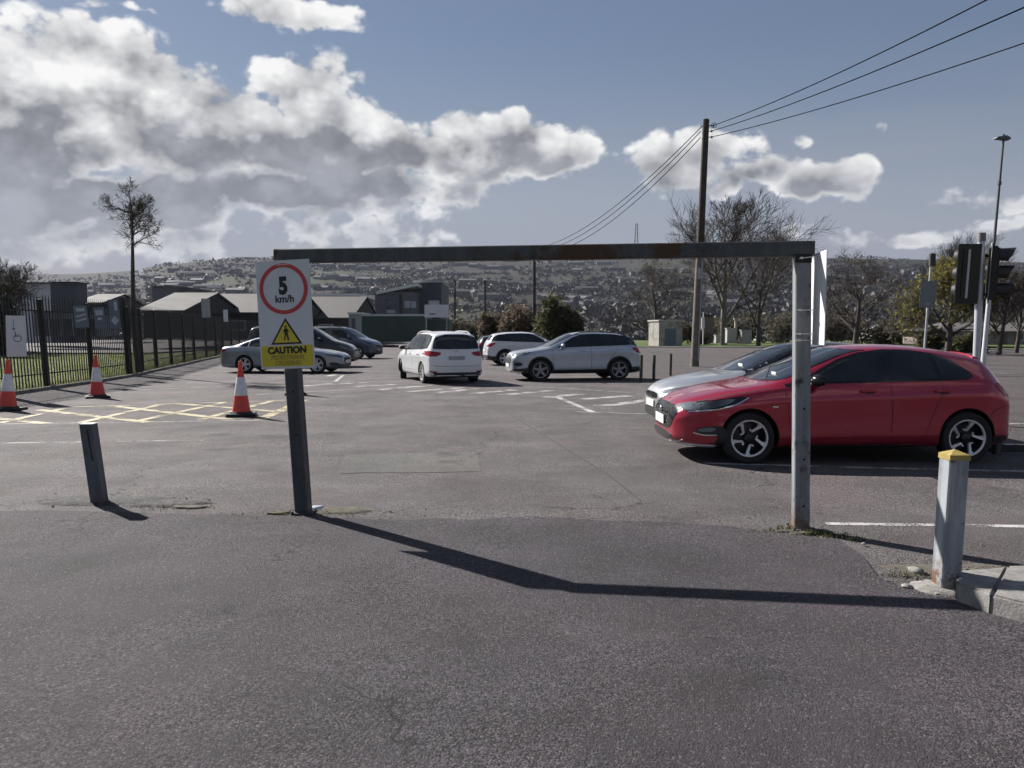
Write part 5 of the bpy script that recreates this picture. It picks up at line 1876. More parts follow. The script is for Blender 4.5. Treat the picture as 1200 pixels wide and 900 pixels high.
class Car:
    def __init__(s, style, name, label, cat, pos, yaw, paint_mat, clad=False, roof_mat=None, group=None, steer=0.0):
        s.b = B = BODY[style]
        s.style = style
        s.x0 = B['fo'] + B['wb'] / 2          # local x of the nose
        s.root = empty(name, pos, yaw, label, cat, group)
        s.paint = paint_mat
        s.rt = B['rt']
        s.make_body(paint_mat, clad)

    def I(s, key, t):
        k = s.b[key]
        return float(np.interp(t, [a for a, _ in k], [c for _, c in k]))

    def make_body(s, pm, clad):
        B = s.b
        L, zb = B['L'], B['zb']
        st = sorted(set([round(a, 3) for a, _ in B['top']] + [round(a, 3) for a, _ in B['plan']] + [.42, .75, 1.6, 1.85, 3.1]))
        st2 = [st[0]]
        for a in st[1:]:
            if a - st2[-1] > .025:
                st2.append(a)
        st2[-1] = L
        rings = []
        for t in st2:
            w, belt, top, gw = s.I('plan', t), s.I('belt', t), s.I('top', t), s.I('gw', t)
            e = min(1, t / .35, (L - t) / .35)
            zl = zb + (1 - e) ** 2 * .07
            top = max(top, belt + .02)
            gw = min(gw, w * .93)
            cab = max(0, min(1, (top - belt - .08) / .3))
            ze = top - lerp(.022, .062, cab)
            ze = max(ze, belt + (top - belt) * .45)
            hh = belt - zl
            half = [(0, zl), (w * .72, zl), (w * .955, zl + .045), (w * 1.004, zl + hh * .22), (w * .990, zl + hh * .55), (w * 1.004, zl + hh * .83), (w * .952, belt),
                    (lerp(w * .955, gw, .55) + .018 * cab, lerp(belt, ze, .55)), (gw, ze), (gw * .62, lerp(ze, top, .72)), (0, top)]
            rings.append([(s.x0 - t, y, z) for y, z in half])
        nh = len(rings[0])
        bm = bmesh.new()
        R = []
        for rg in rings:
            left = [bm.verts.new(p) for p in rg]
            right = [bm.verts.new((p[0], -p[1], p[2])) for p in rg[1:-1]]
            R.append((left, [left[0]] + right + [left[-1]]))
        for i in range(len(R) - 1):
            for k in range(nh - 1):
                a, b = R[i], R[i + 1]
                f1 = bm.faces.new((a[0][k], b[0][k], b[0][k + 1], a[0][k + 1]))
                f2 = bm.faces.new((a[1][k + 1], b[1][k + 1], b[1][k], a[1][k]))
                if k < (2 if clad else 1):
                    f1.material_index = f2.material_index = 1
        for (l, r) in (R[0], R[-1]):
            for k in range(nh - 1):
                vs = []
                for v in (l[k], l[k + 1], r[k + 1], r[k]):
                    if v not in vs:
                        vs.append(v)
                bm.faces.new(vs)
        bmesh.ops.recalc_face_normals(bm, faces=bm.faces[:])
        cr = bm.edges.layers.float.get('crease_edge') or bm.edges.layers.float.new('crease_edge')
        for i in range(len(R) - 1):                      # shoulder crease
            for sd in (0, 1):
                for k, c in ((6, .45), (5, .55), (3, .35), (2, .3), (8, .3)):
                    e = bm.edges.get((R[i][sd][k], R[i + 1][sd][k]))
                    if e:
                        e[cr] = c
        me = bpy.data.meshes.new('body')
        bm.to_mesh(me)
        bm.free()
        me.materials.append(pm)
        me.materials.append(TRIM)
        o = link('body', me)
        md = o.modifiers.new('s', 'SUBSURF')
        md.levels = md.render_levels = 2
        # wheel wells
        cb = MB()
        cb.cur = 1
        ra = s.rt * 1.115
        for xx in (B['wb'] / 2, -B['wb'] / 2):
            for sg in (-1, 1):
                c = Matrix.Translation((xx, sg * (B['W'] / 2 - .30), s.rt * 1.03)) @ Matrix.Rotation(rad(-90 * sg), 4, 'X')
                cb.lathe([(ra, 0), (ra, .6)], 48, c)
        cme = cb.mesh('cutter', [pm, TRIM])
        co = link('cutter', cme)
        dg = bpy.context.evaluated_depsgraph_get()
        s.smooth = bpy.data.meshes.new_from_object(o.evaluated_get(dg))
        bmd = o.modifiers.new('b', 'BOOLEAN')
        bmd.operation = 'DIFFERENCE'
        bmd.object = co
        bmd.solver = 'EXACT'
        dg = bpy.context.evaluated_depsgraph_get()
        dg.update()
        fin = bpy.data.meshes.new_from_object(o.evaluated_get(dg))
        bpy.data.objects.remove(o)
        bpy.data.objects.remove(co)
        fin.polygons.foreach_set('use_smooth', [True] * len(fin.polygons))
        fin.set_sharp_from_angle(angle=rad(38))
        s.body = link('body', fin, s.root)
        s.bvh = BVHTree.FromPolygons([v.co for v in s.smooth.vertices], [p.vertices for p in s.smooth.polygons])

    # ---- panels that follow the body's surface
    def project(s, a, b, proj):
        if proj in ('left', 'right'):
            sg = 1 if proj == 'left' else -1
            o, d = Vector((a, sg * 2.5, b)), Vector((0, -sg, 0))
        elif proj == 'front':
            o, d = Vector((6, a, b)), Vector((-1, 0, 0))
        elif proj == 'rear':
            o, d = Vector((-6, a, b)), Vector((1, 0, 0))
        else:
            o, d = Vector((a, b, 4)), Vector((0, 0, -1))
        h = s.bvh.ray_cast(o, d)
        if h[0] is None:
            h = s.bvh.find_nearest(o + d * (1.7 if proj in ('left', 'right') else 4))
        n = h[1]
        if n.dot(d) > 0:
            n = -n
        return h[0], n

    def patch(s, name, poly, proj, mat, off=.004, res=.07, parent=None, side='both', quads=False, skirt=.012):
        """poly in (distance from the nose, z) for sides, (y, z) for front and rear, (distance, y) for top"""
        outs = []
        if s.style == 'hatch' and proj in ('side', 'top'):
            poly = [(cs(a), b - (max(0, a - 2.8) * .02 if proj == 'side' and b > 1.0 else 0)) for a, b in poly]
        projs = ['left', 'right'] if (proj == 'side' and side == 'both') else ([side] if proj == 'side' else [proj])
        for pj in projs:
            pp = [((s.x0 - a) if pj in ('left', 'right', 'top') else a, b) for a, b in poly]
            bm = bmesh.new()
            vs = [bm.verts.new((a, b, 0)) for a, b in pp]
            if quads:
                m_ = len(vs) // 2
                for i in range(m_ - 1):
                    bm.faces.new((vs[i], vs[i + 1], vs[-2 - i], vs[-1 - i]))
            else:
                bm.faces.new(vs)
            bmesh.ops.recalc_face_normals(bm, faces=bm.faces[:])
            bmesh.ops.triangulate(bm, faces=bm.faces[:])
            xs, ys = [p[0] for p in pp], [p[1] for p in pp]
            for ax, lo, hi in ((0, min(xs), max(xs)), (1, min(ys), max(ys))):
                n = int((hi - lo) / res)
                for k in range(1, n + 1):
                    c = lo + (hi - lo) * k / (n + 1)
                    bmesh.ops.bisect_plane(bm, geom=bm.verts[:] + bm.edges[:] + bm.faces[:], plane_co=(c, 0, 0) if ax == 0 else (0, c, 0), plane_no=(1, 0, 0) if ax == 0 else (0, 1, 0))
            nrm = {}
            for v in bm.verts:
                h, n = s.project(v.co.x, v.co.y, pj)
                v.co = h + n * off
                nrm[v] = n
            if skirt:
                be = [e for e in bm.edges if e.is_boundary]
                ex = bmesh.ops.extrude_edge_only(bm, edges=be)
                nv = [g for g in ex['geom'] if isinstance(g, bmesh.types.BMVert)]
                for v in nv:
                    for e in v.link_edges:
                        w = e.other_vert(v)
                        if w in nrm:
                            v.co = v.co - nrm[w] * (off + skirt)
                            break
            bmesh.ops.recalc_face_normals(bm, faces=bm.faces[:])
            me = bpy.data.meshes.new(name)
            bm.to_mesh(me)
            bm.free()
            # outward facing
            if len(me.polygons):
                p0 = max(me.polygons, key=lambda p: p.area)
                h, n = s.project(*((p0.center.x, p0.center.z) if pj in ('left', 'right') else ((p0.center.y, p0.center.z) if pj in ('front', 'rear') else (p0.center.x, p0.center.y))), pj)
                if p0.normal.dot(n) < 0:
                    me.flip_normals()
            me.materials.append(mat)
            me.polygons.foreach_set('use_smooth', [True] * len(me.polygons))
            me.set_sharp_from_angle(angle=rad(40))
            outs.append(link(name, me, parent or s.root))
        return outs

    def line(s, name, pts, proj, w, mat, off=.002, **kw):
        """ribbon along a polyline"""
        L, R = [], []
        for i, p in enumerate(pts):
            a, b = pts[max(i - 1, 0)], pts[min(i + 1, len(pts) - 1)]
            d = Vector((b[0] - a[0], b[1] - a[1])).normalized()
            L.append((p[0] - d.y * w / 2, p[1] + d.x * w / 2))
            R.append((p[0] + d.y * w / 2, p[1] - d.x * w / 2))
        return s.patch(name, L + R[::-1], proj, mat, off=off, skirt=.004, quads=True, **kw)

    def arch(s, mat, t=.055, off=.010):
        for t0 in (s.b['fo'], s.b['fo'] + s.b['wb']):
            ra = s.rt * 1.10
            a = [(t0 + ra * math.cos(q), s.rt * 1.03 + ra * math.sin(q)) for q in np.linspace(rad(-22), rad(202), 28)]
            b = [(t0 + (ra + t) * math.cos(q), s.rt * 1.03 + (ra + t) * math.sin(q)) for q in np.linspace(rad(202), rad(-22), 28)]
            s.patch('wheel_arch', a + b, 'side', mat, off=off, quads=True, res=.15)

    def wheels(s, style='five', rim_mat=ALLOY, dark=ALLOY_D, steer=0.0, width=.21, R=None, rimr=.70):
        B = s.b
        R = R or s.rt
        ri = R * rimr
        # meshes are shared: axis along y, outer face at +y
        rot = Matrix.Rotation(rad(-90), 4, 'X')
        hw = width / 2
        ty = MB().lathe([(ri * .97, -hw * .9), (ri * 1.06, -hw), (R * .93, -hw), (R * .985, -hw * .8), (R, -hw * .5), (R, hw * .5), (R * .985, hw * .8), (R * .93, hw), (ri * 1.06, hw * 1.0), (ri * .98, hw * .9)], 44, rot, close=False).mesh('tyre', TYRE, smooth=35)
        barrel = MB().lathe([(ri * .99, hw * .80), (ri * .93, hw * .62), (ri * .90, -hw * .3), (ri * .25, -hw * .15), (.001, -hw * .15)], 36, rot, close=False).mesh('wheel', dark, smooth=40)
        mb = MB()
        mb.lathe([(ri * .90, hw * .82), (ri * .93, hw * .93), (ri * 1.005, hw * .95), (ri * 1.01, hw * .80)], 44, rot, close=False)
        y0, y1 = hw * .50, hw * .86

        def spoke(a0, r0, w0, a1, r1, w1, yo0=None, yo1=None):
            p0 = Vector((math.sin(a0) * r0, 0, math.cos(a0) * r0))
            p1 = Vector((math.sin(a1) * r1, 0, math.cos(a1) * r1))
            d = (p1 - p0).normalized()
            n = Vector((d.z, 0, -d.x))
            ya, yb = yo0 or hw * .62, yo1 or hw * .90
            mb.add([p0 - n * w0 / 2 + Vector((0, ya, 0)), p0 + n * w0 / 2 + Vector((0, ya, 0)), p1 + n * w1 / 2 + Vector((0, yb, 0)), p1 - n * w1 / 2 + Vector((0, yb, 0)),
                    p0 - n * w0 / 2 + Vector((0, ya - .03, 0)), p0 + n * w0 / 2 + Vector((0, ya - .03, 0)), p1 + n * w1 / 2 + Vector((0, yb - .03, 0)), p1 - n * w1 / 2 + Vector((0, yb - .03, 0))],
                   [(0, 1, 2, 3), (7, 6, 5, 4), (0, 4, 5, 1), (1, 5, 6, 2), (2, 6, 7, 3), (3, 7, 4, 0)])
        hub_mat = rim_mat
        if style == 'swirl':       # five machined spokes that fork at the rim, black hub
            for k in range(5):
                a = 2 * math.pi * k / 5 + .12
                spoke(a + .34, ri * .38, .026, a - .03, ri * .97, .040)
                spoke(a + .04, ri * .70, .020, a + .14, ri * .97, .034)
                spoke(a + .36, ri * .39, .022, a + .70, ri * .50, .014, hw * .62, hw * .66)
            hub_mat = dark
        elif style == 'five':
            for k in range(5):
                a = 2 * math.pi * k / 5
                spoke(a, ri * .10, .075, a, ri * .96, .060)
        elif style == 'split':
            for k in range(5):
                a = 2 * math.pi * k / 5
                spoke(a - .12, ri * .12, .035, a - .19, ri * .96, .040)
                spoke(a + .12, ri * .12, .035, a + .19, ri * .96, .040)
        else:
            for k in range(10):
                a = 2 * math.pi * k / 10
                spoke(a, ri * .12, .030, a, ri * .96, .034)
        rim = mb.mesh('rim', rim_mat, smooth=30)
        hubm = MB().lathe([(ri * .26, hw * .30), (ri * .24, hw * .64), (ri * .17, hw * .70), (.001, hw * .71)], 24, rot, close=False).mesh('hub_cap', hub_mat, smooth=40)
        for xx in (B['wb'] / 2, -B['wb'] / 2):
            for sg in (1, -1):
                wo = link('wheel', barrel, s.root)
                wo.matrix_basis = Matrix.Translation((xx, sg * (B['W'] / 2 - hw - .018), R)) @ Matrix.Rotation((0 if sg > 0 else math.pi) + (steer if xx > 0 else 0), 4, 'Z') @ Matrix.Rotation(random.random() * 1.2, 4, 'Y')
                link('tyre', ty, wo)
                link('rim', rim, wo)
                link('hub_cap', hubm, wo)

    def box_on(s, name, t, z, size, mat, proj='side', out=.0, bev=.01, parent=None):
        for pj in (['left', 'right'] if proj == 'side' else [proj]):
            h, n = s.project(*(((s.x0 - t), z) if proj == 'side' else (t, z)), pj)
            MB().bbox(h + n * out, size, bev).build(name, mat, parent or s.root, smooth=35)

    def mirrors(s, t, z, cap_mat):
        w = s.I('plan', t)
        for sg in (1, -1):
            c = Vector((s.x0 - t, sg * (w * .955 + .10), z))
            bm = bmesh.new()
            bmesh.ops.create_uvsphere(bm, u_segments=16, v_segments=10, radius=1)
            for v in bm.verts:
                k = v.co
                v.co = Vector((k.x * (.085 if k.x > 0 else .05), k.y * .115, k.z * .078)) + c
            me = bpy.data.meshes.new('mirror')
            bm.to_mesh(me)
            bm.free()
            me.materials.append(cap_mat)
            me.polygons.foreach_set('use_smooth', [True] * len(me.polygons))
            mo = link('mirror', me, s.root)
            MB().tube([c + Vector((.0, -sg * .02, -.03)), c + Vector((.03, -sg * .13, -.055))], .022, 8).build('mirror_arm', TRIM, mo)
            MB().bbox(c + Vector((-.045, 0, 0)), (.012, .17, .11), .005).build('mirror_glass', CGLASS, mo)


def yaw_of(front, rear):
    d = front - rear
    return math.atan2(d.y, d.x)


# ---- red hatchback ------------------------------------------------------------------------
RED = paint('red_metallic_paint', (0.33, 0.008, 0.032), metal=.4, rough=.24, dust=.05)
gf, gr = P(887, HORIZ, 9.42), P(1133, HORIZ, 9.45)
gf.z = gr.z = 0
mid = (gf + gr) / 2
d = (gf - gr).normalized()
left = Vector((-d.y, d.x, 0))                       # the side towards the camera
ctr = mid - left * (BODY['hatch']['W'] / 2 - .02)
c = Car('hatch', 'red_hatchback', 'red five door hatchback parked behind the right barrier post', 'car', ctr, math.atan2(d.y, d.x), RED)
frame = [(1.50, .97), (1.78, 1.135), (2.03, 1.262), (2.3, 1.345), (2.6, 1.382), (3.0, 1.384), (3.42, 1.345), (3.74, 1.265), (3.98, 1.115), (3.90, 1.055), (3.3, 1.015), (2.4, .987)]
rframe = [(1.50, .97), (1.78, 1.135), (2.03, 1.262), (2.3, 1.345), (2.6, 1.382), (2.95, 1.380), (3.25, 1.345), (3.50, 1.27), (3.70, 1.13), (3.73, 1.075), (3.64, 1.04), (3.2, 1.015), (2.4, .987)]
c.patch('window_frame', rframe, 'side', GLOSS, off=.006, res=.05)
c.patch('side_window', [(1.60, .993), (1.82, 1.118), (2.06, 1.238), (2.3, 1.315), (2.53, 1.348), (2.53, 1.016), (2.2, 1.005)], 'side', CGLASS, off=.010, res=.05)
c.patch('side_window', [(2.60, 1.02), (2.60, 1.354), (2.94, 1.352), (3.20, 1.322), (3.24, 1.045)], 'side', CGLASS, off=.010, res=.05)
c.patch('quarter_window', [(3.29, 1.05), (3.26, 1.308), (3.47, 1.248), (3.65, 1.125), (3.67, 1.08), (3.6, 1.062)], 'side', CGLASS, off=.010, res=.05)
c.patch('windscreen', [(-.66, 1.005), (-.70, 1.03), (-.56, 1.375), (-.3, 1.392), (.3, 1.392), (.56, 1.375), (.70, 1.03), (.66, 1.005), (.3, .985), (-.3, .985)], 'front', CGLASS, off=.007, res=.05)
c.patch('rear_window', chaikin([(-.58, 1.08), (-.50, 1.30), (.50, 1.30), (.58, 1.08)], 1), 'rear', CGLASS, off=.004)
c.patch('rear_spoiler', [(3.90, -.50), (4.06, -.46), (4.06, .46), (3.90, .50)], 'top', RED, off=.018, res=.09, skirt=.03)
# head lamps, day lights, grille
c.patch('headlight', chaikin([(.08, .640), (.12, .715), (.45, .775), (.80, .822), (.88, .81), (.74, .735), (.52, .675), (.20, .630)], 1), 'side', GLOSS, off=.004, res=.05)
for o in c.patch('headlight_glass', chaikin([(.11, .652), (.15, .705), (.46, .765), (.74, .80), (.66, .735), (.48, .685), (.20, .642)], 1), 'side', LENS, off=.008, res=.05):
    pass
c.line('headlight_trim', [(.18, .628), (.52, .670), (.74, .730), (.88, .808)], 'side', .012, CHROME, off=.010, res=.05)
c.patch('headlight_unit', chaikin([(-.74, .70), (-.50, .665), (-.46, .69), (-.70, .76)], 1), 'front', LENS, off=.006)
c.patch('headlight_unit', chaikin([(.74, .70), (.50, .665), (.46, .69), (.70, .76)], 1), 'front', LENS, off=.006)
c.patch('grille', chaikin([(-.64, .645), (-.52, .42), (-.36, .38), (.36, .38), (.52, .42), (.64, .645), (.46, .70), (-.46, .70)], 1), 'front', GLOSS, off=.006, res=.06)
gr_ = random.Random(1)
for row in range(6):
    for k in range(-8, 9):
        z = .43 + row * .044
        y = k * .078 + (.039 if row % 2 else 0)
        if abs(y) < .42 + (z - .43) * .6 and not (abs(y) < .27 and z < .53) and not (abs(y) < .09 and .55 < z < .66):
            h_, n_ = c.project(y, z, 'front')
            MB().bbox(h_ + n_ * .008, (.012, .040, .016), .004).build('grille_stud', CHROME, c.root)
h_, n_ = c.project(0, .60, 'front')
mb = MB()
for k in range(24):
    a0, a1 = 2 * math.pi * k / 24, 2 * math.pi * (k + 1) / 24
    mb.tube([h_ + Vector((.014, .075 * math.cos(a0), .042 * math.sin(a0))), h_ + Vector((.014, .075 * math.cos(a1), .042 * math.sin(a1)))], .006, 5)
for sg in (-1, 1):
    mb.tube([h_ + Vector((.014, sg * .028 - .008, -.03)), h_ + Vector((.014, sg * .028 + .008, .03))], .007, 5)
mb.tube([h_ + Vector((.014, -.028, -.004)), h_ + Vector((.014, .028, .004))], .006, 5)
mb.build('emblem', CHROME, c.root)
h_, n_ = c.project(0, .48, 'front')
MB().bbox(h_ + Vector((.018, 0, 0)), (.012, .50, .115), .003).build('number_plate', PLATE, c.root)
c.patch('lower_grille', chaikin([(-.52, .35), (-.58, .25), (.58, .25), (.52, .35)], 1), 'front', TRIM, off=.006)
c.line('front_lip', [(.03, .235), (.20, .225), (.50, .22)], 'side', .02, ALLOY, off=.016)
c.patch('fog_recess', chaikin([(.24, .43), (.50, .47), (.60, .45), (.66, .30), (.60, .26), (.52, .34), (.30, .36)], 1), 'side', TRIM, off=.005, res=.05)
c.patch('fog_light', chaikin([(.27, .425), (.48, .455), (.50, .40), (.30, .385)], 1), 'side', LENS, off=.010, res=.05)
c.line('fog_trim', [(.24, .375), (.36, .352), (.50, .355)], 'side', .014, CHROME, off=.012, res=.05)
c.patch('bumper_corner', [(.58, .42), (.66, .20), (.46, .19), (.50, .30)], 'side', TRIM, off=.004, res=.05)
# seams, handles, skirts
for pts in ([(1.33, .90), (1.36, .62), (1.42, .25)], [(2.60, 1.0), (2.62, .6), (2.60, .25)], [(3.28, 1.03), (3.28, .85), (3.16, .62), (3.08, .42), (3.04, .27)], [(1.42, .25), (2.0, .235), (2.60, .25), (3.06, .27)]):
    c.line('door_seam', pts, 'side', .007, SEAM, off=.0015, res=.08)
c.line('bonnet_seam', [(.30, .752), (.7, .842), (1.15, .915)], 'side', .007, SEAM, off=.0015)
c.line('waist_line', [(1.0, .80), (2.0, .835), (3.2, .86), (4.05, .885)], 'side', .010, RED, off=.006, skirt=.0) if False else None
for t in (2.32, 3.22):
    c.box_on('door_handle', t, .885, (.20, .03, .028), RED, out=.016)
    c.box_on('handle_recess', t + .02, .872, (.13, .01, .05), SEAM, out=.0)
c.patch('side_skirt', [(1.30, .17), (1.36, .225), (3.1, .235), (3.14, .18)], 'side', TRIM, off=.010)
c.patch('tail_light', chaikin([(4.02, .97), (4.10, .985), (4.34, .93), (4.34, .80), (4.20, .82), (4.05, .91)], 1), 'side', LAMP_R, off=.006, res=.05)
c.patch('tail_light', chaikin([(-.80, .90), (-.45, .88), (-.45, .80), (-.80, .79)], 1), 'rear', LAMP_R, off=.006)
c.patch('tail_light', chaikin([(.80, .90), (.45, .88), (.45, .80), (.80, .79)], 1), 'rear', LAMP_R, off=.006)
c.patch('rear_bumper_trim', [(4.0, .20), (4.0, .33), (4.34, .35), (4.34, .20)], 'side', TRIM, off=.004)
c.line('rear_bumper_seam', [(3.90, .55), (4.02, .66), (4.20, .70)], 'side', .007, SEAM, off=.0015)
c.line('a_pillar_trim', [(1.34, .95), (1.50, .98), (1.60, .99)], 'side', .03, GLOSS, off=.003)
c.box_on('side_badge', 1.20, .70, (.07, .006, .02), CHROME, out=.004, bev=.002)
c.mirrors(1.68, 1.02, GLOSS)
c.wheels('swirl', steer=0.0, rimr=.71, R=.316)
MB().tube([(s_ := c.project(c.x0 - 1.28, .3, 'top')[0]) + Vector((0, 0, .012)), c.project(c.x0 - 1.55, -.35, 'top')[0] + Vector((0, 0, .012))], .008, 6).build('wiper', TRIM, c.root)
MB().bbox(c.project(.30, 1.06, 'front')[0] + Vector((.008, 0, 0)), (.004, .16, .07), .001).build('windscreen_disc', simple('paper_disc', (.55, .58, .56), .6), c.root)

# ---- silver hatchback with black roof behind it ------------------------------------------------
SILVER = paint('silver_metallic_paint', (0.52, 0.52, 0.52), metal=.75, rough=.30, dust=.05)
SILVER_B = paint('blue_silver_paint', (0.36, 0.40, 0.46), metal=.55, rough=.32, dust=.08)
GREYPAINT = paint('grey_metallic_paint', (0.20, 0.205, 0.21), metal=.7, rough=.32)


def hatch_details(c, lamp=LENS, windows=True, plate=PLATE, style='hatch'):
    H = c.b['H']
    c.patch('window_frame', frame, 'side', GLOSS, off=.006, res=.06)
    for poly in ([(1.60, .993), (1.82, 1.118), (2.06, 1.238), (2.3, 1.315), (2.55, 1.348), (2.55, 1.016), (2.2, 1.005)], [(2.63, 1.02), (2.63, 1.352), (3.0, 1.352), (3.36, 1.32), (3.40, 1.05)], [(3.45, 1.055), (3.42, 1.308), (3.68, 1.238), (3.89, 1.12), (3.84, 1.088)]):
        c.patch('side_window', poly, 'side', CGLASS, off=.010, res=.06)
    c.patch('windscreen', [(-.66, 1.005), (-.70, 1.03), (-.56, 1.375), (-.3, 1.392), (.3, 1.392), (.56, 1.375), (.70, 1.03), (.66, 1.005), (.3, .985), (-.3, .985)], 'front', CGLASS, off=.007, res=.06)
    c.patch('rear_window', chaikin([(-.58, 1.08), (-.50, 1.30), (.50, 1.30), (.58, 1.08)], 1), 'rear', CGLASS, off=.004)
    c.patch('headlight', chaikin([(.10, .665), (.16, .715), (.45, .775), (.80, .815), (.74, .755), (.52, .70), (.22, .655)], 1), 'side', lamp, off=.006, res=.06)
    for sg in (-1, 1):
        c.patch('headlight_unit', chaikin([(sg * .74, .66), (sg * .48, .63), (sg * .46, .69), (sg * .70, .73)], 1), 'front', lamp, off=.006)
        c.patch('tail_light', chaikin([(sg * .80, .92), (sg * .48, .88), (sg * .48, .80), (sg * .80, .78)], 1), 'rear', LAMP_R, off=.006)
    c.patch('tail_light', chaikin([(4.02, .97), (4.10, .985), (4.34, .93), (4.34, .80), (4.20, .82), (4.05, .91)], 1), 'side', LAMP_R, off=.006, res=.06)
    c.patch('grille', chaikin([(-.40, .60), (-.36, .54), (.36, .54), (.40, .60), (.34, .64), (-.34, .64)], 1), 'front', GLOSS, off=.006)
    c.patch('lower_grille', chaikin([(-.55, .40), (-.60, .25), (.60, .25), (.55, .40)], 1), 'front', TRIM, off=.006)
    h_, n_ = c.project(0, .46, 'front')
    MB().bbox(h_ + n_ * .012, (.012, .50, .11), .003).build('number_plate', plate, c.root)
    h_, n_ = c.project(0, .70, 'rear')
    MB().bbox(h_ + n_ * .012, (.012, .50, .11), .003).build('number_plate', plate, c.root)
    for pts in ([(1.33, .90), (1.36, .62), (1.42, .25)], [(2.60, 1.0), (2.62, .6), (2.60, .25)], [(3.42, 1.03), (3.40, .85), (3.22, .62), (3.10, .42), (3.06, .27)]):
        c.line('door_seam', pts, 'side', .008, SEAM, off=.0015, res=.1)
    for t in (2.32, 3.22):
        c.box_on('door_handle', t, .885, (.20, .03, .028), c.paint, out=.016)
    c.mirrors(1.68, 1.02, c.paint)


nose = G(760, 468)
yaw2 = math.atan2(d.y, d.x) + rad(2)
dv = Vector((math.cos(yaw2), math.sin(yaw2), 0))
lf = Vector((-dv.y, dv.x, 0))
cpos = ctr + lf * -2.55 - dv * .42
c = Car('hatch', 'silver_hatchback', 'silver hatchback with dark roof parked just beyond the red one', 'car', cpos, yaw2, SILVER)
hatch_details(c)
c.patch('roof_panel', chaikin([(2.10, -.55), (2.10, .55), (3.9, .50), (3.9, -.50)], 1), 'top', GLOSS, off=.006, res=.07)
c.line('a_pillar_cover', [(1.30, .955), (1.60, 1.09), (1.90, 1.26), (2.2, 1.375)], 'side', .10, GLOSS, off=.009, res=.05)
c.wheels('split')
MB().bbox(c.project(.30, 1.06, 'front')[0] + Vector((.008, 0, 0)), (.004, .20, .08), .001).build('windscreen_disc', simple('paper_disc', (.55, .58, .56), .6), c.root)

# ---- silver crossover, side on --------------------------------------------------------------------
def suv_details(c, lamp_side=True, rails=True, dark_pillar=True, plate=PLATE):
    c.patch('window_frame', [(1.48, 1.09), (1.78, 1.265), (2.05, 1.42), (2.35, 1.515), (2.8, 1.535), (3.4, 1.52), (3.9, 1.46), (4.22, 1.30), (4.24, 1.19), (3.9, 1.17), (3.0, 1.135), (2.2, 1.11)], 'side', GLOSS, off=.006, res=.06)
    for poly in ([(1.60, 1.115), (1.82, 1.25), (2.08, 1.395), (2.36, 1.488), (2.58, 1.503), (2.58, 1.142), (2.1, 1.125)], [(2.66, 1.145), (2.66, 1.505), (3.0, 1.508), (3.40, 1.495), (3.46, 1.17)], [(3.54, 1.175), (3.50, 1.49), (3.88, 1.435), (4.05, 1.33), (4.0, 1.20)]):
        c.patch('side_window', poly, 'side', CGLASS, off=.010, res=.06)
    c.patch('windscreen', [(-.68, 1.125), (-.72, 1.15), (-.59, 1.50), (-.3, 1.53), (.3, 1.53), (.59, 1.50), (.72, 1.15), (.68, 1.125), (.3, 1.11), (-.3, 1.11)], 'front', CGLASS, off=.007, res=.06)
    c.patch('rear_window', chaikin([(-.62, 1.20), (-.54, 1.44), (.54, 1.44), (.62, 1.20)], 1), 'rear', CGLASS, off=.004)
    c.arch(TRIM)
    c.patch('sill_cladding', [(1.25, .21), (1.30, .36), (3.22, .38), (3.26, .22)], 'side', TRIM, off=.012)
    c.patch('bumper_cladding', [(.0, .24), (.04, .38), (.52, .44), (.56, .24)], 'side', TRIM, off=.006)
    c.patch('bumper_cladding', [(3.98, .24), (3.98, .44), (4.45, .46), (4.45, .24)], 'side', TRIM, off=.006)
    c.patch('tail_light', chaikin([(4.05, 1.10), (4.36, 1.05), (4.45, .98), (4.42, .88), (4.22, .96), (4.05, 1.02)], 1), 'side', LAMP_R, off=.006, res=.05)
    c.patch('headlight', chaikin([(.06, .84), (.12, .90), (.55, .955), (.62, .93), (.42, .86), (.10, .80)], 1), 'side', LENS, off=.006, res=.05)
    for sg in (-1, 1):
        c.patch('headlight_unit', chaikin([(sg * .80, .80), (sg * .48, .80), (sg * .48, .88), (sg * .78, .91)], 1), 'front', LENS, off=.006)
        c.patch('tail_light', chaikin([(sg * .84, 1.02), (sg * .44, .98), (sg * .44, .90), (sg * .84, .88)], 1), 'rear', LAMP_R, off=.006)
    c.patch('grille', chaikin([(-.46, .84), (-.50, .54), (.50, .54), (.46, .84)], 1), 'front', TRIM, off=.006)
    c.patch('rear_bumper_trim', [(-.78, .26), (-.80, .50), (.80, .50), (.78, .26)], 'rear', TRIM, off=.006)
    h_, n_ = c.project(0, .50, 'front')
    MB().bbox(h_ + n_ * .012, (.012, .50, .11), .003).build('number_plate', plate, c.root)
    h_, n_ = c.project(0, .72, 'rear')
    MB().bbox(h_ + n_ * .012, (.012, .50, .11), .003).build('number_plate', plate, c.root)
    for pts in ([(1.30, 1.02), (1.34, .7), (1.40, .38)], [(2.62, 1.12), (2.64, .7), (2.62, .38)], [(3.50, 1.15), (3.46, .95), (3.28, .72), (3.16, .5), (3.12, .38)]):
        c.line('door_seam', pts, 'side', .010, SEAM, off=.0015, res=.1)
    for t in (2.34, 3.28):
        c.box_on('door_handle', t, .975, (.20, .03, .03), c.paint, out=.016)
    c.mirrors(1.66, 1.15, c.paint)
    if rails:
        for sg in (-1, 1):
            pts = []
            for t in np.linspace(2.1, 3.95, 9):
                h_ = c.project(c.x0 - t, sg * .56, 'top')[0]
                pts.append(h_ + Vector((0, 0, .035 if .05 < (t - 2.1) / 1.85 < .95 else .005)))
            MB().tube(pts, .016, 6).build('roof_rail', TRIM, c.root, smooth=True)


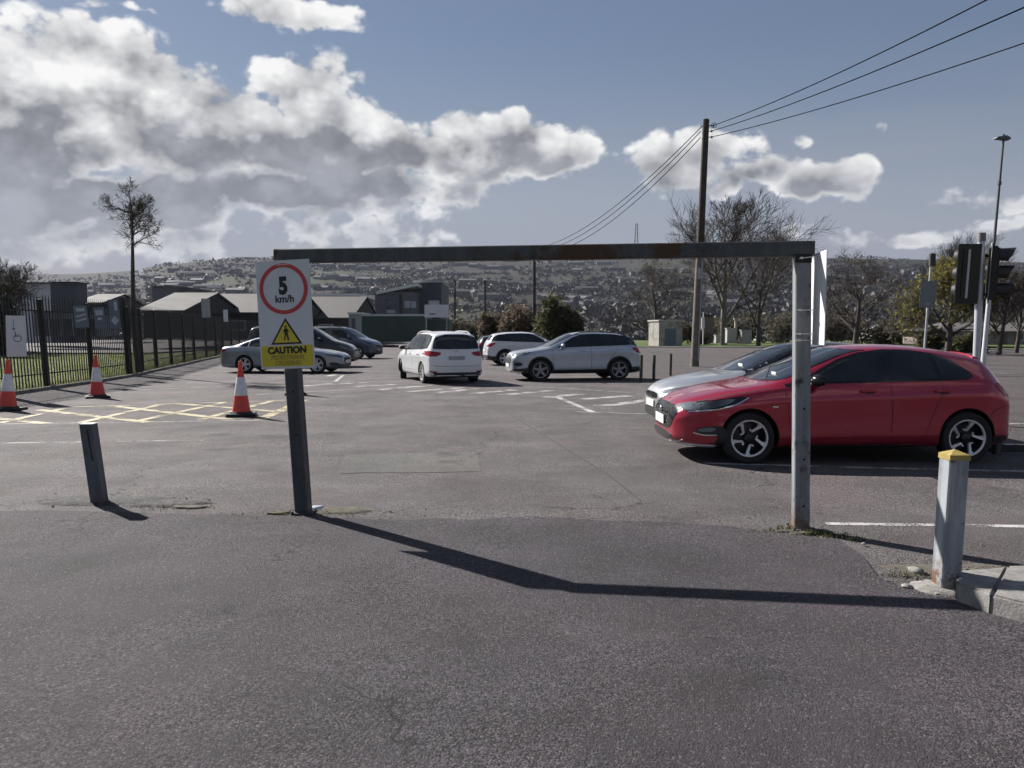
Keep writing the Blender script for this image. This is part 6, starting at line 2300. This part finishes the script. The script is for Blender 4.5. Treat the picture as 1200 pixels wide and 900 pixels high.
gf, gr = P(633, HORIZ, 25.5), P(727, HORIZ, 26.0)
gf.z = gr.z = 0
mid = (gf + gr) / 2
d = (gf - gr).normalized()
lf = Vector((-d.y, d.x, 0))
c = Car('suv', 'silver_crossover', 'blue silver crossover parked side on in the middle distance', 'car', mid - lf * .9, math.atan2(d.y, d.x), SILVER_B, clad=True)
suv_details(c)
c.line('chrome_lip', [(.0, .33), (.10, .30), (.30, .29)], 'side', .05, CHROME, off=.012)
c.patch('fog_light', chaikin([(.08, .60), (.30, .62), (.34, .50), (.10, .48)], 1), 'side', TRIM, off=.006)
c.patch('rear_pillar', [(3.86, 1.47), (4.12, 1.395), (4.33, 1.18), (4.2, 1.165), (3.92, 1.18)], 'side', GLOSS, off=.007, res=.06)
c.wheels('five', R=.36, rim_mat=simple('grey_alloy', (.26, .26, .27), .35, metal=.5))

# ---- white crossover seen from its rear quarter -------------------------------------------------------
WHITE = paint('white_paint', (0.66, 0.67, 0.68), metal=0.0, rough=.30, dust=.08)
WHITE2 = paint('white_paint_cool', (0.55, 0.57, 0.60), metal=0.0, rough=.30, dust=.08)
g0 = G(592, 428.5)
yw = rad(11)
d = Vector((math.cos(yw), math.sin(yw), 0))
rt_ = Vector((d.y, -d.x, 0))
B_ = BODY['suv']
c = Car('suv', 'white_crossover', 'white crossover seen from its right rear, half hidden by the silver crossover', 'car', g0 + d * B_['wb'] / 2 - rt_ * .9, yw, WHITE2, clad=True)
suv_details(c, rails=False)
c.wheels('five', R=.355)

# ---- dark car behind it ---------------------------------------------------------------------------------
NAVY = paint('navy_paint', (0.012, 0.015, 0.028), metal=.3, rough=.3)
BLACKP = paint('black_paint', (0.010, 0.010, 0.011), metal=.2, rough=.3)
BLUEP = paint('dark_blue_paint', (0.030, 0.045, 0.080), metal=.5, rough=.3)
g0 = G(575, 421)
c = Car('hatch', 'dark_hatchback', 'dark navy car between the white people carrier and the white crossover', 'car', g0 + Vector((1.05, .9, 0)), rad(12), NAVY)
hatch_details(c)
c.wheels('five')
MB().bbox(c.root.location * 0 + Vector((0, 0, 0)), (.01, .01, .01), .001) if False else None

# ---- white people carrier ------------------------------------------------------------------------------
def mpv_details(c, plate=PLATE_G, glass=CGLASS):
    zz = {'mpv': (0, 0)}
    k = c.b['H'] - 1.64
    Lx = c.b['L'] - 4.53
    def sh(p):
        return [(a + (Lx * max(0, (a - 1.8)) / 2.7), z + k * .75 + (k * .25 if z > 1.3 else 0)) for a, z in p]
    c.patch('window_frame', sh([(1.30, 1.02), (1.62, 1.22), (1.95, 1.42), (2.3, 1.52), (2.9, 1.54), (3.7, 1.53), (4.15, 1.47), (4.22, 1.32), (4.12, 1.10), (3.6, 1.06), (2.4, 1.03)]), 'side', GLOSS, off=.006, res=.06)
    for poly in ([(1.42, 1.045), (1.68, 1.21), (2.0, 1.405), (2.32, 1.495), (2.52, 1.505), (2.52, 1.058), (2.0, 1.05)], [(2.60, 1.062), (2.60, 1.508), (3.0, 1.512), (3.50, 1.505), (3.50, 1.082)], [(3.58, 1.085), (3.58, 1.50), (4.08, 1.44), (4.14, 1.32), (4.06, 1.12)]):
        c.patch('side_window', sh(poly), 'side', glass, off=.010, res=.06)
    z0 = k
    c.patch('windscreen', [(-.70, 1.08 + z0), (-.58, 1.50 + z0), (-.3, 1.54 + z0), (.3, 1.54 + z0), (.58, 1.50 + z0), (.70, 1.08 + z0), (.3, 1.06 + z0), (-.3, 1.06 + z0)], 'front', CGLASS, off=.007, res=.06)
    c.patch('rear_window', chaikin([(-.70, 1.07 + z0), (-.74, 1.12 + z0), (-.62, 1.52 + z0), (.62, 1.52 + z0), (.74, 1.12 + z0), (.70, 1.07 + z0)], 1), 'rear', CGLASS, off=.010, res=.06)
    for sg in (-1, 1):
        c.patch('tail_light', chaikin([(sg * .92, 1.02), (sg * .92, .86), (sg * .60, .85), (sg * .46, .96), (sg * .62, 1.0)], 1), 'rear', LAMP_R, off=.008, res=.05)
        c.patch('headlight_unit', chaikin([(sg * .80, .74), (sg * .48, .70), (sg * .48, .78), (sg * .76, .86)], 1), 'front', LENS, off=.006)
    Lr = c.b['L']
    c.patch('tail_light', chaikin([(Lr - .30, 1.02), (Lr - .03, 1.02), (Lr - .02, .86), (Lr - .16, .86), (Lr - .30, .97)], 1), 'side', LAMP_R, off=.008, res=.05)
    c.patch('headlight', chaikin([(.08, .72), (.14, .80), (.60, .92), (.66, .90), (.44, .80), (.12, .68)], 1), 'side', LENS, off=.006, res=.06)
    c.patch('grille', chaikin([(-.45, .76), (-.48, .66), (.48, .66), (.45, .76)], 1), 'front', GLOSS, off=.006)
    c.patch('lower_grille', chaikin([(-.6, .42), (-.62, .26), (.62, .26), (.6, .42)], 1), 'front', TRIM, off=.006)
    c.patch('rear_bumper_trim', [(-.78, .18), (-.82, .40), (-.6, .36), (.6, .36), (.82, .40), (.78, .18)], 'rear', TRIM, off=.006)
    for sg in (-1, 1):
        c.patch('rear_reflector', [(sg * .84, .42), (sg * .62, .40), (sg * .62, .37), (sg * .84, .38)], 'rear', LAMP_R, off=.008)
    c.line('tailgate_seam', [(-.78, .60), (-.6, .55), (.6, .55), (.78, .60)], 'rear', .010, SEAM, off=.002)
    h_, n_ = c.project(0, .80, 'rear')
    MB().bbox(h_ + n_ * .010, (.012, .52, .115), .003).build('number_plate', plate, c.root)
    h_, n_ = c.project(0, .50, 'front')
    MB().bbox(h_ + n_ * .012, (.012, .50, .11), .003).build('number_plate', plate, c.root)
    h_, n_ = c.project(0, .965, 'rear')
    mb = MB().lathe([(.045, 0), (.058, .006), (.064, .0)], 24, Matrix.Translation(h_ + n_ * .003) @ Matrix.Rotation(rad(-90), 4, 'Y'), close=False)
    for a_, b_ in (((-.035, .035), (-.012, -.02)), ((-.012, -.02), (0, .01)), ((0, .01), (.012, -.02)), ((.012, -.02), (.035, .035))):
        mb.tube([h_ + n_ * .006 + Vector((0, a_[0], a_[1])), h_ + n_ * .006 + Vector((0, b_[0], b_[1]))], .005, 4)
    mb.build('emblem', CHROME, c.root)
    for pts in ([(1.12, .96), (1.16, .6), (1.22, .27)], [(2.56, 1.04), (2.58, .6), (2.56, .27)], [(3.54, 1.06), (3.48, .80), (3.34, .60), (3.22, .40), (3.18, .27)]):
        c.line('door_seam', sh(pts) if False else pts, 'side', .010, SEAM, off=.0015, res=.1)
    for t in (2.28, 3.30):
        c.box_on('door_handle', t, .90, (.22, .03, .03), c.paint, out=.016)
    c.line('side_moulding', [(1.3, .42), (3.1, .43)], 'side', .03, c.paint, off=.010)
    c.mirrors(1.50, 1.08 + k * .7, c.paint)
    for sg in (-1, 1):
        pts = []
        for t in np.linspace(2.0, 4.05, 10):
            h_ = c.project(c.x0 - t, sg * .585, 'top')[0]
            pts.append(h_ + Vector((0, 0, .045 if 2.05 < t < 4.0 else .0)))
        MB().tube(pts, .018, 6).build('roof_rail', ALLOY if c.paint is WHITE else TRIM, c.root, smooth=True)


gl_ = G(497.5, 449)                      # near rear wheel, left side
yw = rad(90 + 21.5)
d = Vector((math.cos(yw), math.sin(yw), 0))
lf = Vector((-d.y, d.x, 0))
B_ = BODY['mpv']
c = Car('mpv', 'white_people_carrier', 'white people carrier driving away in the middle of the car park', 'car', gl_ + d * B_['wb'] / 2 - lf * .80, yw, WHITE)
mpv_details(c)
c.wheels('multi', steer=rad(-14))

# ---- silver saloon on the left ----------------------------------------------------------------------------
gr, gf = P(281, HORIZ, 30.6), P(375, HORIZ, 30.3)
gr.z = gf.z = 0
mid = (gf + gr) / 2
d = (gf - gr).normalized()
rt_ = Vector((d.y, -d.x, 0))
SAL = paint('saloon_silver_blue', (0.25, 0.275, 0.32), metal=.6, rough=.32, dust=.08)
c = Car('sedan', 'silver_saloon', 'silver blue saloon parked behind the caution sign', 'car', mid - rt_ * .92, math.atan2(d.y, d.x), SAL)
c.patch('window_frame', [(1.78, .965), (2.1, 1.13), (2.45, 1.285), (2.75, 1.355), (3.1, 1.365), (3.5, 1.325), (3.85, 1.21), (4.12, 1.055), (4.0, 1.02), (3.2, .995), (2.4, .975)], 'side', CHROME, off=.006, res=.06)
for poly in ([(1.88, .985), (2.15, 1.125), (2.47, 1.265), (2.76, 1.332), (2.90, 1.338), (2.90, 1.0), (2.4, .99)], [(2.98, 1.002), (2.98, 1.34), (3.1, 1.342), (3.48, 1.305), (3.66, 1.245), (3.66, 1.02)], [(3.72, 1.022), (3.72, 1.22), (3.84, 1.185), (4.04, 1.06), (3.96, 1.035)]):
    c.patch('side_window', poly, 'side', CGLASS, off=.010, res=.06)
c.patch('windscreen', [(-.66, 1.01), (-.54, 1.37), (-.3, 1.39), (.3, 1.39), (.54, 1.37), (.66, 1.01), (.3, .995), (-.3, .995)], 'front', CGLASS, off=.007, res=.06)
c.patch('rear_window', [(-.60, 1.14), (-.52, 1.36), (.52, 1.36), (.60, 1.14)], 'rear', CGLASS, off=.004, res=.08)
c.patch('headlight', chaikin([(.10, .655), (.16, .70), (.60, .755), (.55, .68), (.20, .64)], 1), 'side', LENS, off=.006, res=.06)
c.patch('tail_light', chaikin([(4.62, .93), (4.86, .93), (4.92, .84), (4.70, .82), (4.60, .86)], 1), 'side', LAMP_R, off=.006, res=.06)
for sg in (-1, 1):
    c.patch('headlight_unit', chaikin([(sg * .78, .62), (sg * .45, .60), (sg * .45, .67), (sg * .74, .71)], 1), 'front', LENS, off=.006)
    c.patch('tail_light', chaikin([(sg * .80, .90), (sg * .42, .88), (sg * .42, .79), (sg * .80, .79)], 1), 'rear', LAMP_R, off=.006)
c.patch('grille', chaikin([(-.38, .66), (-.34, .34), (.34, .34), (.38, .66)], 1), 'front', GLOSS, off=.006)
c.patch('air_intake', chaikin([(.10, .42), (.46, .44), (.42, .30), (.10, .28)], 1), 'side', TRIM, off=.006)
c.patch('lower_grille', [(-.72, .36), (-.74, .24), (.74, .24), (.72, .36)], 'front', TRIM, off=.004)
for pts in ([(1.62, .93), (1.66, .6), (1.72, .25)], [(2.94, .98), (2.96, .6), (2.94, .25)], [(3.80, 1.02), (3.76, .85), (3.58, .62), (3.44, .40), (3.40, .25)]):
    c.line('door_seam', pts, 'side', .010, SEAM, off=.0015, res=.1)
for t in (2.64, 3.52):
    c.box_on('door_handle', t, .86, (.22, .03, .03), c.paint, out=.016)
c.mirrors(1.95, 1.0, c.paint)
c.box_on('number_plate', 0, .45, (.012, .5, .11), PLATE, proj='front', out=.012, bev=.003)
c.wheels('split', R=.34, rimr=.72)

# ---- more cars behind the saloon -----------------------------------------------------------------------
g0 = P(404, HORIZ, 35.5)
g0.z = 0
c = Car('van', 'black_people_carrier', 'black people carrier parked just beyond the silver blue saloon', 'car', g0 + Vector((-2.1, 1.0, 0)), rad(2), BLACKP)
mpv_details(c)
c.wheels('five')
c.root.scale = (1.0, 1.0, 1.07)
g0 = G(419.5, 420.5)
yw = rad(-14)
d = Vector((math.cos(yw), math.sin(yw), 0))
rt_ = Vector((d.y, -d.x, 0))
B_ = BODY['van']
c = Car('van', 'dark_blue_van', 'dark blue people carrier with its nose to the aisle at left', 'van', g0 - d * B_['wb'] / 2 - rt_ * .92, yw, BLUEP)
mpv_details(c)
c.wheels('five', R=.35)
c.root.scale = (1.0, 1.0, 1.08)
g0 = G(430, 402)
c = Car('hatch', 'pale_car', 'pale silver car parked beyond the dark blue van', 'car', g0 + Vector((-2.0, 1.0, 0)), rad(-12), GREYPAINT)
hatch_details(c)
c.wheels('five')
g0 = G(426, 399.5)
c2 = copy_tree(c.root)
c2.location = g0 + Vector((.6, 4, 0))
tag(c2, 'pale grey car at the end of the left row, before the green container', 'car')
g0 = G(492, 400.5)
c = Car('suv', 'far_white_car', 'small distant white car left of the white people carrier roof', 'car', g0 + Vector((-2.2, 3, 0)), rad(176), WHITE2, clad=True)
suv_details(c, rails=False)
c.wheels('five')
c4 = copy_tree(c.root)
p_ = P(903, HORIZ, 112)
c4.location = (p_.x, p_.y, .06)
c4.name = 'parked_car'
c4.rotation_euler = (0, 0, rad(185))
tag(c4, 'white car glinting beyond the verge left of the right barrier post', 'car')
# ---------------------------------------------------------------- loose stones, moss, weeds, litter
def stones():
    r = random.Random(12)
    mb = MB()
    ico = bmesh.new()
    bmesh.ops.create_icosphere(ico, subdivisions=1, radius=1)
    iv = [v.co.copy() for v in ico.verts]
    ico.verts.index_update()
    fi = [[v.index for v in f.verts] for f in ico.faces]
    ico.free()

    def stone(p, s):
        q = Matrix.Rotation(r.uniform(0, 6), 3, 'Z')
        sx, sy, sz = s * r.uniform(.7, 1.3), s * r.uniform(.7, 1.3), s * r.uniform(.35, .7)
        mb.add([p + q @ Vector((v.x * sx * r.uniform(.8, 1.2), v.y * sy * r.uniform(.8, 1.2), v.z * sz * r.uniform(.8, 1.2))) for v in iv], fi)
    clusters = [((120, 585), .55, .16, 160), ((160, 592), .5, .12, 160), ((356, 603), .5, .14, 120), ((400, 600), .5, .14, 160), ((936, 622), .40, .12, 110), ((985, 630), .4, .12, 120), ((1060, 680), .30, .10, 200), ((1100, 696), .25, .1, 160), ((1150, 672), .45, .14, 120), ((640, 606), 1.3, .12, 220), ((240, 604), .8, .1, 140)]
    for (px, sx, sy, n) in clusters:
        c = G(*px)
        for _ in range(n):
            p = c + Vector((r.gauss(0, sx), r.gauss(0, sy), 0))
            stone(p + Vector((0, 0, .012)), abs(r.gauss(.002, .0035)) + .002)
    for _ in range(900):
        px, py = r.uniform(-50, 1250), 470 + 430 * r.random() ** .8
        p = G(px, py)
        stone(p + Vector((0, 0, .010)), .0015 + abs(r.gauss(0, .0022)))
    m = simple('gravel', (.12, .115, .105), .9, var=.6, scale=30)
    tag(mb.build('gravel', m), 'loose grit and small stones scattered on the asphalt', 'gravel', kind='stuff')
    mb = MB()
    for (px, py, s) in ((1074, 672, .055), (1062, 690, .03), (1083, 694, .028), (1098, 699, .025), (1012, 640, .02)):
        o = MB()
        mb2, mb = mb, o
        stone(G(px, py) + Vector((0, 0, .02)), s)
        mb = mb2
        lab = {1074: 'largest pale stone beside the yellow-capped bollard', 1062: 'small pale stone at the edge of the apron left of the capped bollard', 1083: 'small pale stone against the foot of the capped bollard', 1098: 'small pale stone under the capped bollard, nearest the kerb', 1012: 'small stone among weeds right of the right barrier post'}[px]
        tag(o.build('stone', simple('pale_stone', (.22, .21, .195), .9, var=.3, scale=25, bump=.5, bscale=60), smooth=60), lab, 'stone', 'loose stones by the capped bollard')


stones()


def weeds():
    r = random.Random(31)
    V, Fc = [], []

    def tuft(c, n, h, spread):
        for _ in range(n):
            a = r.uniform(0, 6.28)
            b = c + Vector((r.gauss(0, spread), r.gauss(0, spread * .5), 0))
            L = h * r.uniform(.4, 1.2)
            lean_ = Vector((math.cos(a), math.sin(a), 0)) * L * r.uniform(.3, 1.0)
            w = Vector((-math.sin(a), math.cos(a), 0)) * r.uniform(.0015, .004)
            o = len(V)
            m_ = b + lean_ * .4 + Vector((0, 0, L * .7))
            t_ = b + lean_ + Vector((0, 0, L * .8))
            V.extend([tuple(b - w), tuple(b + w), tuple(m_ + w * .8), tuple(m_ - w * .8), tuple(t_)])
            Fc.extend([(o, o + 1, o + 2, o + 3), (o + 3, o + 2, o + 4)])
    for (px, py, n, h, s) in ((925, 622, 90, .05, .06), (955, 626, 110, .05, .07), (905, 624, 60, .035, .08), (980, 630, 90, .05, .07), (1005, 634, 40, .035, .06), (1058, 675, 60, .035, .05), (1145, 668, 60, .025, .15), (1090, 680, 50, .03, .06), (348, 600, 60, .03, .06), (332, 602, 80, .03, .08), (385, 600, 90, .025, .14), (150, 590, 50, .03, .08), (205, 596, 60, .025, .10)):
        tuft(G(px, py), n, h, s)
    for k in range(len(FENCE) - 1):
        a, b = FENCE[k], FENCE[k + 1]
        for _ in range(26):
            t = r.random()
            tuft(Vector((lerp(a[0], b[0], t) + r.gauss(.05, .15), lerp(a[1], b[1], t), 0)), 22, .16, .10)
    m = leafy('weed_blades', [(.07, .085, .025), (.11, .11, .04), (.05, .065, .02), (.15, .13, .07)], trans=.3)
    me = bpy.data.meshes.new('weeds')
    me.from_pydata(V, [], Fc)
    me.materials.append(m)
    tag(link('weeds', me), 'sparse weeds and grass at post feet and along the fence', 'weeds', kind='stuff')
    # rough grass behind the fence
    V.clear()
    Fc.clear()
    for _ in range(5200):
        t = r.random() ** 1.4
        k = r.randrange(1, 12)
        a, b = FENCE[k], FENCE[k + 1]
        q = r.random()
        off = .3 + 14 * t
        tuft(Vector((lerp(a[0], b[0], q) - off, lerp(a[1], b[1], q) + off * .3, -.05)), 5, .22, .25)
    me = bpy.data.meshes.new('rough_grass')
    me.from_pydata(V, [], Fc)
    me.materials.append(leafy('rough_grass_blades', [(.11, .15, .03), (.14, .16, .045), (.085, .115, .025), (.18, .17, .06)], trans=.4))
    tag(link('rough_grass', me), 'rough green grass growing behind the left fence', 'grass', kind='stuff')


weeds()


def moss_and_cracks():
    """thin irregular skins of moss, broken asphalt and dried mud round the posts"""
    def blob(name, px, py, rx, ry, z, mat, seed, n=40, bump=.0):
        c = G(px, py)
        vs = [c + Vector((0, 0, z + bump))]
        for ring_ in (.4, .75, 1.0):
            for k in range(n):
                a = 2 * math.pi * k / n
                s = 1 + .35 * mnoise.noise(Vector((math.cos(a) * 1.7, math.sin(a) * 1.7, seed))) + .18 * mnoise.noise(Vector((math.cos(a) * 6, math.sin(a) * 6, seed)))
                p = c + Vector((math.cos(a) * rx * s * ring_, math.sin(a) * ry * s * ring_, 0))
                p.z = z + bump * (.75 + .5 * mnoise.noise(p * 5)) if ring_ < .9 else -.012
                vs.append(p)
        fs = [(0, 1 + k, 1 + (k + 1) % n) for k in range(n)] + [(1 + j * n + k, 1 + n + j * n + k, 1 + n + j * n + (k + 1) % n, 1 + j * n + (k + 1) % n) for j in (0, 1) for k in range(n)]
        tag(MB().add(vs, fs).build(name, mat, smooth=True), kind='structure')
    broken = asphalt('broken_asphalt', (.046, .044, .043), chip=.5, big=.6, scale=.6)
    mud = simple('dried_mud', (.085, .074, .058), .95, var=.4, scale=14, bump=.7, bscale=50, dirt=(.05, .046, .036), dscale=9)
    moss = simple('dry_moss', (.085, .075, .040), .95, var=.5, scale=20, bump=.8, bscale=70, dirt=(.05, .047, .042), dscale=12, dth=(.45, .6))
    blob('broken_edge', 122, 588, .70, .22, .004, broken, 1.0, bump=.022)
    blob('broken_edge', 190, 591, .50, .15, .004, broken, 2.0, bump=.018)
    blob('mud_patch', 222, 595, .20, .06, .010, mud, 3.0, bump=.008)
    blob('moss_patch', 398, 599, .30, .16, .006, moss, 4.0, bump=.010)
    blob('moss_patch', 325, 602, .13, .06, .010, moss, 5.0, bump=.010)
    blob('mud_patch', 945, 624, .28, .09, .008, mud, 6.0, bump=.010)
    blob('mud_patch', 1120, 668, .50, .20, .002, mud, 7.0, bump=.008)


moss_and_cracks()

# flake of litter at the foot of the left post
lt_ = MB()
c_ = G(371, 600)
lt_.prism([c_ + Vector((-.05, -.01, .03)), c_ + Vector((.05, .0, .02)), c_ + Vector((.06, .03, .05)), c_ + Vector((-.04, .03, .05))], (0, 0, .004))
tag(lt_.build('litter_scrap', WHITE_S), 'small white scrap of litter at the foot of the left barrier post', 'litter')

# ---------------------------------------------------------------- haze over the valley
def haze():
    m = bpy.data.materials.new('valley_haze')
    m.use_nodes = True
    t = m.node_tree
    t.nodes.clear()
    v = t.nodes.new('ShaderNodeVolumePrincipled')
    v.inputs['Color'].default_value = (.66, .74, .95, 1)
    v.inputs['Density'].default_value = HAZE_DENSITY
    v.inputs['Anisotropy'].default_value = 0.2
    o = t.nodes.new('ShaderNodeOutputMaterial')
    t.links.new(v.outputs[0], o.inputs['Volume'])
    b = MB().box((0, 900, -60), (5400, 3100, 560)).build('haze', m)
    tag(b, 'pale haze filling the valley air', 'haze', kind='stuff')
    return b


HAZE_DENSITY = 0.00005
haze_box = haze()

# turn the whole place down the slope: the car park falls away from the camera
for o in list(scene.objects):
    if o.parent is None and o not in (cam, sun, haze_box):
        o.matrix_basis = W @ o.matrix_basis
